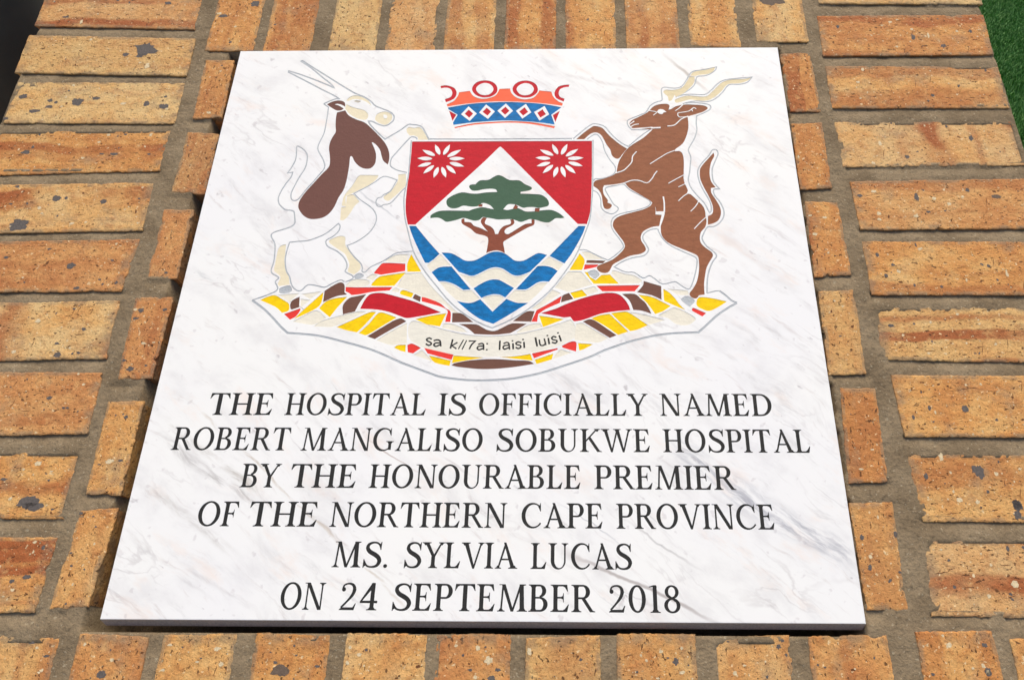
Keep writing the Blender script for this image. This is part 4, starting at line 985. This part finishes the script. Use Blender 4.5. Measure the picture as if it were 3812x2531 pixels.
SPOTS = []
for s in """d -603 418 5.2 2.0; d -468 443 5.5 3.3; d -478 358 16.5 12.2; d -503 349 4.5 3.6; d -484 346 6.0 3.0; l -579 409 2.6 3.8; l -470 329 3.4 5.5; l -557 376 2.7 2.1; d -619 279 6.6 4.2; d -546 270 8.6 7.2; d -582 272 3.6 3.4; d -523 275 5.2 3.0; d -433 261 7.2 4.9; d -456 266 4.6 4.5; d -573 269 2.7 2.3; d -580 262 5.6 3.0; d -597 255 8.0 3.4; d -434 277 2.5 1.9; l -486 266 4.1 2.3; d -589 190 7.0 3.5; d -636 268 3.2 2.6; d -638 252 4.0 2.6; d -630 243 3.7 2.6; d -493 187 3.2 1.4; d -478 187 5.7 2.5; d -434 186 2.4 1.7; d -471 217 2.4 1.8; l -550 202 1.9 1.6; l -515 181 2.2 1.7; l -501 205 2.4 1.4; d -562 288 2.2 1.5; l -394 423 4.2 2.2; d -388 418 8.3 3.0; d -347 440 7.2 5.5; d -369 370 2.5 2.1; l -373 250 3.3 2.2; d -582 198 2.3 2.8; d -529 121 6.3 4.6; d -518 121 2.3 2.3; d -472 116 4.4 3.3; d -563 83 13.4 8.7; d -582 138 3.2 2.3; d -582 113 2.4 1.6; d -430 120 1.7 1.3; l -501 85 3.0 1.9; l -546 107 2.6 2.3; l -485 87 2.0 1.6; d -485 28 5.1 4.2; d -517 50 2.3 1.5; d -440 35 2.2 1.5; d -448 10 2.2 1.5; d -443 4 1.7 1.5; d -428 6 2.1 2.3; d -471 -1 4.2 2.0; d -564 39 3.2 1.8; d -449 -52 3.1 2.2; l -503 -42 3.4 2.8; d -467 -27 1.7 1.4; d -462 -23 1.3 1.1; d -375 19 2.5 1.8; l -398 -28 2.5 2.0; d -392 -29 4.3 3.1; d -365 -28 3.7 2.0; d -395 -39 3.7 1.7; l -518 -79 3.2 2.1; d -469 -83 4.7 3.5; d -447 -80 2.2 1.6; d -474 -69 3.0 1.6; l -379 -69 3.1 1.6; l -368 -68 2.0 1.1; d -395 -89 2.4 1.9; d -386 -99 4.4 2.9; d -370 -95 2.0 1.3; d -463 -132 3.3 2.3; d -445 -143 2.1 1.5; d -441 -143 1.9 1.5; d -465 -145 1.3 1.0; d -429 -147 1.2 1.0; d -508 -120 1.3 1.0; d -493 -111 1.3 1.0; l -431 -117 1.9 1.5; l -440 -105 1.8 1.3; l -455 -202 3.9 2.8; d -454 -241 11.5 7.8; d -485 -218 3.8 1.8; l -468 -208 1.6 1.4; d -377 -153 2.6 2.0; l -382 -200 4.3 3.0; d -371 -199 3.0 1.6; d -392 -203 1.4 0.9; d -439 -219 1.7 1.1; l -439 -210 1.7 0.9; d -446 -245 9.4 5.0; d -424 -285 2.2 2.3; d -432 -312 4.7 2.5; d -445 -316 2.5 2.3; d -427 -248 1.7 1.1; l -434 -280 2.2 1.5; l -442 -324 2.2 1.4; d -384 -255 1.4 1.0; d -379 -265 1.4 1.0; d -396 -290 1.6 1.1; d -379 -305 1.2 0.9; d -397 -252 2.5 1.8; d -388 -336 1.6 1.2; l -359 -334 2.6 2.4; d -410 -369 4.4 2.1; d -393 -381 2.9 1.3; l -394 -393 2.1 1.5; l -404 -374 1.9 1.3; d -338 -396 4.5 3.7; l -332 -384 2.5 1.7; l -360 -371 1.5 1.7; d -351 -385 1.0 0.8; l -282 -371 2.8 1.3; l -238 -374 3.2 2.3; l -232 -387 2.5 2.1; l -254 -385 1.9 1.1; l -284 -392 2.6 1.3; d -251 -382 1.2 0.8; d -270 -373 1.0 0.8; g -178 -392 9.6 5.5; d -145 -388 3.1 1.3; d -165 -379 1.6 0.7; d -168 -371 1.4 1.0; l -191 -369 1.6 0.9; l -108 -378 2.3 1.7; l -118 -385 1.9 1.9; l -117 -372 1.5 1.7; d -102 -374 2.0 1.3; l -1 -372 2.2 2.7; l 9 -382 4.2 3.5; l -21 -370 1.9 1.3; d -14 -378 1.5 1.3; d -7 -390 2.5 1.3; d 18 -390 3.1 1.7; d 12 -397 4.1 2.2; l -2 -396 2.1 1.8; d 6 -371 1.3 0.9; d 92 -381 1.8 1.3; d 93 -390 1.0 0.7; d 177 -382 2.9 3.2; d 142 -391 1.4 1.3; d 170 -379 1.4 0.9; l 164 -374 2.2 1.9; l 183 -371 1.7 1.5; l 146 -377 1.4 1.3; l 182 -391 3.1 1.6; l 160 -396 2.0 1.1; l 229 -391 2.2 2.2; l 238 -385 1.9 1.1; l 46 -375 2.3 3.4; d 225 -365 1.3 0.9; d 188 -385 1.0 0.8; l 141 -391 1.0 1.3; d 529 369 3.2 6.4; d 434 389 2.1 3.7; d 605 379 2.2 3.3; d 565 354 4.2 3.6; l 549 372 1.6 5.2; l 505 353 1.7 2.0; l 504 397 3.2 2.1; d 535 272 2.6 2.6; d 610 313 1.7 2.7; l 455 315 2.1 3.1; d 568 205 3.1 4.5; d 486 177 2.7 3.1; d 542 223 1.7 2.5; l 457 198 2.3 4.2; l 444 168 2.6 2.4; d 476 228 1.7 1.4; g 354 438 17.3 8.7; l 356 177 1.1 2.4; d 528 263 1.7 1.5; d 598 184 1.0 1.4; d 485 118 3.2 6.7; d 420 120 3.3 2.6; d 411 132 2.9 3.3; d 495 97 3.0 1.9; d 546 127 3.0 3.2; l 437 126 3.3 2.3; l 505 116 2.3 2.9; l 521 108 2.9 2.2; l 438 95 3.0 2.5; l 480 91 3.2 2.2; l 519 128 1.4 1.9; g 577 118 7.1 3.2; d 427 40 2.0 3.0; d 442 27 2.7 2.1; d 461 1 1.6 2.3; d 490 -1 1.8 2.0; d 472 53 1.3 2.7; d 547 25 2.2 2.3; l 565 15 1.7 5.2; l 519 7 1.2 2.6; l 475 47 2.4 1.8; d 427 -48 3.3 2.2; d 452 -46 1.7 1.4; l 470 -44 1.6 1.9; d 432 13 2.5 2.6; l 361 68 3.0 2.5; l 375 90 3.2 1.6; l 359 93 2.7 1.3; l 355 45 1.3 3.3; d 485 -143 3.7 4.2; d 449 -142 2.0 2.7; d 431 -152 1.5 2.9; d 514 -155 1.9 1.7; l 503 -69 1.3 1.9; d 467 -67 1.1 1.6; d 444 -125 1.2 1.3; l 454 -147 1.1 2.4; l 451 -193 2.7 4.2; d 484 -207 6.8 8.0; d 432 -213 2.7 3.2; l 457 -209 1.4 1.6; l 501 -210 2.3 2.5; d 514 -241 5.2 5.5; l 460 -236 3.1 2.6; l 477 -238 2.3 2.2; d 506 -198 1.0 1.6; d 489 -228 1.8 1.8; l 487 -170 1.3 1.2; l 370 -206 3.0 1.0; l 384 -186 2.1 0.9; d 514 -241 4.3 6.6; d 513 -251 4.3 4.3; d 360 -272 2.1 2.8; d 392 -269 2.1 3.6; d 363 -300 2.2 3.1; d 390 -304 1.6 1.4; l 378 -253 1.2 2.0; l 365 -290 2.0 2.1; l 494 -314 3.6 4.0; l 468 -325 1.9 2.4; l 458 -307 1.4 2.2; l 476 -297 1.7 1.6; l 469 -287 1.2 1.2; d 438 -317 1.7 2.0; d 438 -293 1.8 1.4; d 495 -282 1.7 2.7; d 488 -323 2.1 1.4; d 274 -364 1.6 1.7; d 270 -369 2.4 2.3; d 276 -376 1.2 1.7; d 257 -394 1.6 1.5; d 303 -384 1.2 1.3; d 309 -386 1.3 0.9; d 354 -378 1.0 1.3; d 452 -389 3.7 3.7; l 452 -389 2.3 2.2; l 422 -367 3.0 2.3; d 403 -391 1.7 1.5; l 439 -386 1.5 1.3; l 418 -359 1.6 1.3; d 454 -367 3.0 1.9""".split(';'):
    k = s.split()
    SPOTS.append((k[0], float(k[1]), float(k[2]), max(float(k[3]), .8), max(float(k[4]), .8)))

def inside(q, x, y, m=0.0):
    c = True
    for i in range(4):
        ax, ay = q[i]
        bx, by = q[(i + 1) % 4]
        if (bx - ax) * (y - ay) - (by - ay) * (x - ax) > -m * math.hypot(bx - ax, by - ay):
            c = False
    return c          # corners run clockwise

class Course:
    def __init__(s):
        s.v, s.f, s.mi, s.loc, s.unit, s.look = [], [], [], [], [], []
courses = {}

def add_brick(cs, q8, tone, streak, spots, axis):
    q = [(q8[0], q8[1]), (q8[2], q8[3]), (q8[4], q8[5]), (q8[6], q8[7])]
    Q = [Vector(p) for p in q]
    ew, eh = (Q[1] - Q[0]).length, (Q[3] - Q[0]).length
    long_x = ew >= eh
    off = Vector((random.uniform(-40, 40), random.uniform(-40, 40), random.uniform(-40, 40)))
    dz = random.uniform(-.0007, .0007)
    tx, ty = random.uniform(-.004, .004), random.uniform(-.004, .004)
    ctr = sum(Q, Vector((0, 0))) / 4
    def z_at(p): return ZB + dz + ((p.x - ctr.x) * tx + (p.y - ctr.y) * ty) / 1000
    def put(p, z, u, w):
        cs.v.append((p.x / 1000, p.y / 1000, z))
        l = (p - Q[3])
        a = Vector((l.x, l.y)) / 1000
        cs.loc.append((a.x + off.x, a.y + off.y, z + off.z) if long_x else (a.y + off.x, a.x + off.y, z + off.z))
        cs.unit.append((u, w, off.z) if long_x else (w, u, off.z))
        cs.look.append((tone, streak, spots, float(axis)))
        return len(cs.v) - 1
    # ragged outline
    uv = []
    for (ua, va), (ub, vb_), ln in (((0, 1), (1, 1), ew), ((1, 1), (1, 0), eh), ((1, 0), (0, 0), ew), ((0, 0), (0, 1), eh)):
        m = max(6, int(ln / 2.6))
        for i in range(m):
            t = i / m
            uv.append((ua + (ub - ua) * t, va + (vb_ - va) * t))
    def P(u, w): return (Q[3] * (1 - u) + Q[2] * u) * (1 - w) + (Q[0] * (1 - u) + Q[1] * u) * w
    n = len(uv)
    c0 = P(.5, .5)
    outer, mid, inner = [], [], []
    chips = [(random.randrange(n), random.uniform(1.0, 3.2), random.choice((1.5, 2, 3))) for _ in range(random.choice((1, 2, 3, 4)))]
    for i, (u, w) in enumerate(uv):
        p = P(u, w)
        e = Vector((0, 0))
        du, dv = min(u, 1 - u) * ew, min(w, 1 - w) * eh
        if du < 4: e += (Q[1] - Q[0]).normalized() * (1 if u < .5 else -1) * (1 - du / 4 * .6)
        if dv < 4: e += (Q[0] - Q[3]).normalized() * (1 if w < .5 else -1) * (1 - dv / 4 * .6)
        if e.length < 1e-6: e = (c0 - p)
        e.normalize()
        nz = noise.noise(Vector((p.x * .03, p.y * .03, off.z))) * 1.0 + noise.noise(Vector((p.x * .3, p.y * .3, off.z + 5))) * 1.25
        cut = -.35 + nz * .85
        for ci, dep, wd in chips:
            k = min(abs(i - ci), n - abs(i - ci))
            if k < wd: cut += dep * (1 - k / wd)
        outer.append(p + e * (cut - .5))
        mid.append(p + e * (cut - .1))
        inner.append(p + e * (cut + 1.3 + .4 * noise.noise(Vector((p.x * .3, p.y * .3, 2)))))
    base = [P(u, w) + (c0 - P(u, w)).normalized() * 1.2 for u, w in uv]
    iv = [put(p, z_at(p), *uv[i]) for i, p in enumerate(inner)]
    mv = [put(p, z_at(p) - .00035, *uv[i]) for i, p in enumerate(mid)]
    ov = [put(p, z_at(p) - .0014, *uv[i]) for i, p in enumerate(outer)]
    sv = [put(p, ZB - .005, *uv[i]) for i, p in enumerate(base)]
    bv = [put(p, ZB - .09, *uv[i]) for i, p in enumerate(base)]
    cs.f.append(iv[::-1]); cs.mi.append(0)
    for A, Bv in ((iv, mv), (mv, ov), (ov, sv), (sv, bv)):
        for i in range(n):
            j = (i + 1) % n
            cs.f.append([A[i], A[j], Bv[j], Bv[i]]); cs.mi.append(0)
    def blob(x, y, rx_, ry_, mat, lift, ang=0.0):
        m = 9 if max(rx_, ry_) < 1.2 else 26
        sd = random.uniform(0, 50)
        r = []
        for i in range(m):
            a = 2 * math.pi * i / m
            d = Vector((math.cos(a), math.sin(a), sd))
            r.append(1 + .45 * noise.noise(d * 1.3) + .35 * noise.noise(d * 3.1) + (random.uniform(-.07, .07) if m > 9 else 0))
        ids = []
        for i in range(m):
            a = 2 * math.pi * i / m
            lx, ly = rx_ * r[i] * math.cos(a), ry_ * r[i] * math.sin(a)
            p = Vector((x + lx * math.cos(ang) - ly * math.sin(ang), y + lx * math.sin(ang) + ly * math.cos(ang)))
            ids.append(put(p, z_at(p) + lift, .5, .5))
        cs.f.append(ids); cs.mi.append(mat)
    for kd, x, y, a, b in SPOTS:
        if inside(q, x, y, 1.0):
            blob(x, y, a * .85, b * .85, {'d': 1, 'l': 2, 'g': 4}[kd], .00012)
    area = ew * eh / 15000
    for _ in range(int(62 * area * (.4 + spots))):
        u, w = random.uniform(.03, .97), random.uniform(.05, .95)
        p = P(u, w)
        r = min(.24 + random.expovariate(3.4), 2.0)
        blob(p.x, p.y, r * random.uniform(.8, 1.7), r * random.uniform(.6, .95), 1 if random.random() < .25 else 3, .00008, random.uniform(-1.5, 1.5))
    for _ in range(int(40 * area * (.5 + spots))):
        p = P(random.uniform(.03, .97), random.uniform(.05, .95))
        r = min(.22 + random.expovariate(3.0), 2.0)
        blob(p.x, p.y, r * 1.15, r * .85, 2, .0001, random.uniform(0, 3))
    for _ in range(int(9 * area)):
        p = P(random.uniform(.06, .92), random.uniform(.08, .92))
        vert = random.random() < .35
        L_ = random.uniform(3, 13)
        pts = []
        for i in range(5):
            t = (i / 4 - .5) * L_
            pts.append(p + (Vector((t * .25, t)) if vert else Vector((t, t * .1))) + Vector((random.uniform(-.5, .5), random.uniform(-.6, .6))))
        for qd in ribbon(pts, [.15, .5, .7, .5, .1]):
            if all(inside(q, v.x, v.y, 1.5) for v in qd):
                cs.f.append([put(v, z_at(v) + .0001, .5, .5) for v in qd]); cs.mi.append(3)

for course, q8, tone, streak, spots, axis in BRICKS:
    add_brick(courses.setdefault(course, Course()), q8, tone, streak, spots, axis)
COURSE_LABEL = {'left': 'long bricks stacked along the left edge', 'right': 'long bricks stacked along the right edge',
                'innerleft': 'narrow bricks end to end beside the left of the marble', 'innerright': 'narrow bricks end to end beside the right of the marble',
                'top': 'upright bricks in a row above the marble', 'bottom': 'upright bricks in a row below the marble'}
for nm, cs in courses.items():
    o = mesh_obj('brick_course', cs.v, cs.f, [M_BRICK, M_IRON, M_LIME, M_CRACK, M_ASH], plinth, cs.mi)
    o['label'] = COURSE_LABEL[nm]
    me = o.data
    for an, typ, data in (('brick_local', 'FLOAT_VECTOR', cs.loc), ('brick_unit', 'FLOAT_VECTOR', cs.unit), ('brick_look', 'FLOAT_COLOR', cs.look)):
        a = me.attributes.new(an, typ, 'POINT')
        a.data.foreach_set('color' if typ == 'FLOAT_COLOR' else 'vector', [x for t in data for x in t])

# mortar bed: one uneven sheet with the recess the marble sits over
x0, x1, y0, y1, st = -634, 627, -575, 600, 3.2
nx, ny = int((x1 - x0) / st), int((y1 - y0) / st)
GX, GY = np.meshgrid(np.linspace(x0, x1, nx + 1), np.linspace(y0, y1, ny + 1))
du, dd = np.full(GX.shape, 99.0), np.full(GX.shape, 99.0)     # distance to the brick above / below
for _c, q8, *_r in BRICKS:
    q = np.array(q8, float).reshape(4, 2)
    xa, xb = min(q[0, 0], q[3, 0]), max(q[1, 0], q[2, 0])
    inx = (GX > xa - 1) & (GX < xb + 1)
    yb_ = np.interp(GX, [q[3, 0], q[2, 0]], [q[3, 1], q[2, 1]])
    yt_ = np.interp(GX, [q[0, 0], q[1, 0]], [q[0, 1], q[1, 1]])
    m = inx & (GY < yb_ + 2) & (GY > yb_ - 22)
    du[m] = np.minimum(du[m], np.maximum(yb_ - GY, 0)[m])
    m = inx & (GY > yt_ - 2) & (GY < yt_ + 22)
    dd[m] = np.minimum(dd[m], np.maximum(GY - yt_, 0)[m])
hid = np.zeros(GX.shape, bool)
for _c, q8, *_r in BRICKS:
    q = np.array(q8, float).reshape(4, 2)
    hid |= (GX > max(q[0, 0], q[3, 0]) + 5) & (GX < min(q[1, 0], q[2, 0]) - 5) & (GY < min(q[0, 1], q[1, 1]) - 5) & (GY > max(q[2, 1], q[3, 1]) + 5)
T = np.where((du < 30) & (dd < 30), du / (du + dd + .01), .62)
PROF = -7.4 + 2.9 * np.clip(T * 1.5, 0, 1) ** .8              # struck joints: deep under a brick, flush on the next
V, F = [], []
for j in range(ny + 1):
    for i in range(nx + 1):
        x, y = float(GX[j, i]), float(GY[j, i])
        v = Vector((x, y, 0)) / 1000
        z = (PROF[j, i] + noise.noise(v * 30) * .9 + noise.noise(v * 130) * .6 + noise.noise(v * 320) * .45) / 1000
        z = -.014 if hid[j, i] else min(z, -.0043)
        rim = noise.noise(Vector((x, y, 9)) * .05) * 2
        if -366 + rim < x < 352 + rim and -358 < y < 351: z = -.09
        V.append((x / 1000, y / 1000, z))
for j in range(ny):
    for i in range(nx):
        a = j * (nx + 1) + i
        F.append([a, a + 1, a + nx + 2, a + nx + 1])
mesh_obj('mortar', V, F, M_MORTAR, plinth, smooth=True)
def box(V, F, x0, y0, z0, x1, y1, z1):
    b = len(V)
    V += [(x0, y0, z0), (x1, y0, z0), (x1, y1, z0), (x0, y1, z0), (x0, y0, z1), (x1, y0, z1), (x1, y1, z1), (x0, y1, z1)]
    F += [[b + i for i in f] for f in ((3, 2, 1, 0), (4, 5, 6, 7), (0, 1, 5, 4), (1, 2, 6, 5), (2, 3, 7, 6), (3, 0, 4, 7))]
V, F = [], []
box(V, F, -.333, -.343, -.0175, -.215, -.20, -.0133)
mesh_obj('adhesive', V, F, M_GLUE, plinth)
for a, b_, c_ in ((-.07, .0, -.338), (.075, .105, -.336), (.12, .185, -.341), (.19, .245, -.335), (.25, .33, -.333), (-.2, -.1, -.331)):
    V, F = [], []
    box(V, F, a, c_, -.088, b_, c_ + .05, -.0135)
    mesh_obj('packing_block', V, F, M_DARKSTONE, plinth)
# body of the plinth down to the ground (vertical walls in the world)
inv = SLOPE.inverted()
top = [(-.631, -.578, -.1), (.624, -.578, -.1), (.624, .602, -.1), (-.631, .602, -.1)]
foot_v = []
for p in top:
    w = SLOPE @ Vector(p)
    foot_v.append(tuple(inv @ Vector((w.x, w.y, -.02))))
def wall_material():
    g = N('brick_wall')
    p = g.n('ShaderNodeTexCoord').outputs['Object']
    bt = g.n('ShaderNodeTexBrick')
    g.put(bt.inputs['Vector'], g.mapping(p, rot=(math.radians(90), 0, 0)))
    bt.inputs['Color1'].default_value = lin(205, 145, 82, .85)
    bt.inputs['Color2'].default_value = lin(180, 112, 60, .85)
    bt.inputs['Mortar'].default_value = lin(130, 114, 92, .8)
    bt.inputs['Scale'].default_value = 1.0
    bt.inputs['Brick Width'].default_value = .232
    bt.inputs['Row Height'].default_value = .083
    bt.inputs['Mortar Size'].default_value = .006
    return g.end(bt.outputs['Color'], .85, g.bump(g.noise(p, 180, 4), .6, .001), .2)
mesh_obj('wall', top + foot_v, [[0, 1, 5, 4], [1, 2, 6, 5], [2, 3, 7, 6], [3, 0, 4, 7], [3, 2, 1, 0][::-1], [4, 5, 6, 7][::-1]], wall_material(), plinth)

# ------------------------------------------------------------------ ground, artificial grass, paving
def structure(o, kind='structure'):
    o['kind'] = kind
    return o
def ground_material():
    g = N('turf_backing')
    p = g.obj()
    return g.end(g.mix(g.ss(g.noise(p, 60, 4), .3, .7), lin(24, 52, 18, .8), lin(44, 82, 32, .8)), .95, g.bump(g.noise(p, 400, 3), .5, .002), .1)
structure(mesh_obj('ground', [(-150, -150, 0), (150, -150, 0), (150, 150, 0), (-150, 150, 0)], [[0, 1, 2, 3]], ground_material()))
def paving_material():
    g = N('pale_paving')
    p = g.obj()
    f = g.noise(p, 40, 5, .7)
    return g.end(g.mix(g.ss(f, .3, .7), lin(176, 158, 128, .9), lin(206, 190, 160, .9)), .9, g.bump(f, .5, .002), .2)
structure(mesh_obj('paving', [(-40, -40, .004), (-.66, -40, .004), (-.66, 40, .004), (-40, 40, .004)], [[0, 1, 2, 3]], paving_material()))
gg = N('artificial_grass')
rnd = gg.n('ShaderNodeNewGeometry').outputs['Random Per Island']
gc = gg.mix(rnd, lin(58, 108, 42), lin(122, 168, 92))
M_GRASS = gg.end(gc, .6, None, .3)
random.seed(3)
V, F = [], []
for _ in range(120000):
    x, y = random.uniform(1.5, 2.95), random.uniform(1.7, 4.3)
    h = random.uniform(.016, .034)
    a = random.uniform(0, 2 * math.pi)
    l = random.uniform(.004, .02)
    b = random.uniform(0, 2 * math.pi)
    w = random.uniform(.002, .004)
    cx, cy = math.cos(a) * w, math.sin(a) * w
    lx, ly = math.cos(b) * l, math.sin(b) * l
    i = len(V)
    V += [(x - cx, y - cy, 0), (x + cx, y + cy, 0), (x + cx * .8 + lx * .5, y + cy * .8 + ly * .5, h * .7), (x - cx * .8 + lx * .5, y - cy * .8 + ly * .5, h * .7), (x + lx, y + ly, h)]
    F += [[i, i + 1, i + 2, i + 3], [i + 3, i + 2, i + 4]]
structure(mesh_obj('grass', V, F, M_GRASS), 'stuff')

# ------------------------------------------------------------------ black cloth standing beside the far left corner
def cloth_material():
    g = N('black_cloth')
    p = g.obj()
    return g.end(g.mix(g.ss(g.noise(p, 9, 3), .3, .7), lin(60, 60, 58), lin(74, 74, 71)), .85, g.bump(g.noise(p, 700, 2), .3, .0008), .25)
V, F = [], []
nu, nv = 72, 26
for j in range(nv + 1):
    t = j / nv
    for i in range(nu):
        a = 2 * math.pi * i / nu
        fold = 1 + .10 * math.sin(5 * a + 1.2 * t) + .05 * math.sin(11 * a + 2 * t) * t
        rr = (.15 + .03 * t) * fold
        if j == nv: rr *= .75
        z = 1.25 * (1 - t)
        V.append((rr * math.cos(a), rr * 1.25 * math.sin(a), z + .01))
for j in range(nv):
    for i in range(nu):
        k = (i + 1) % nu
        F.append([j * nu + i, (j + 1) * nu + i, (j + 1) * nu + k, j * nu + k])
F.append([i for i in range(nu)])
cloth = mesh_obj('black_cloth', V, F, cloth_material(), smooth=True)
cloth.location = (-.90, .50, 0)
cloth['label'] = 'black draped cloth hanging in folds beside the far left corner of the brick plinth'
cloth['category'] = 'cloth'
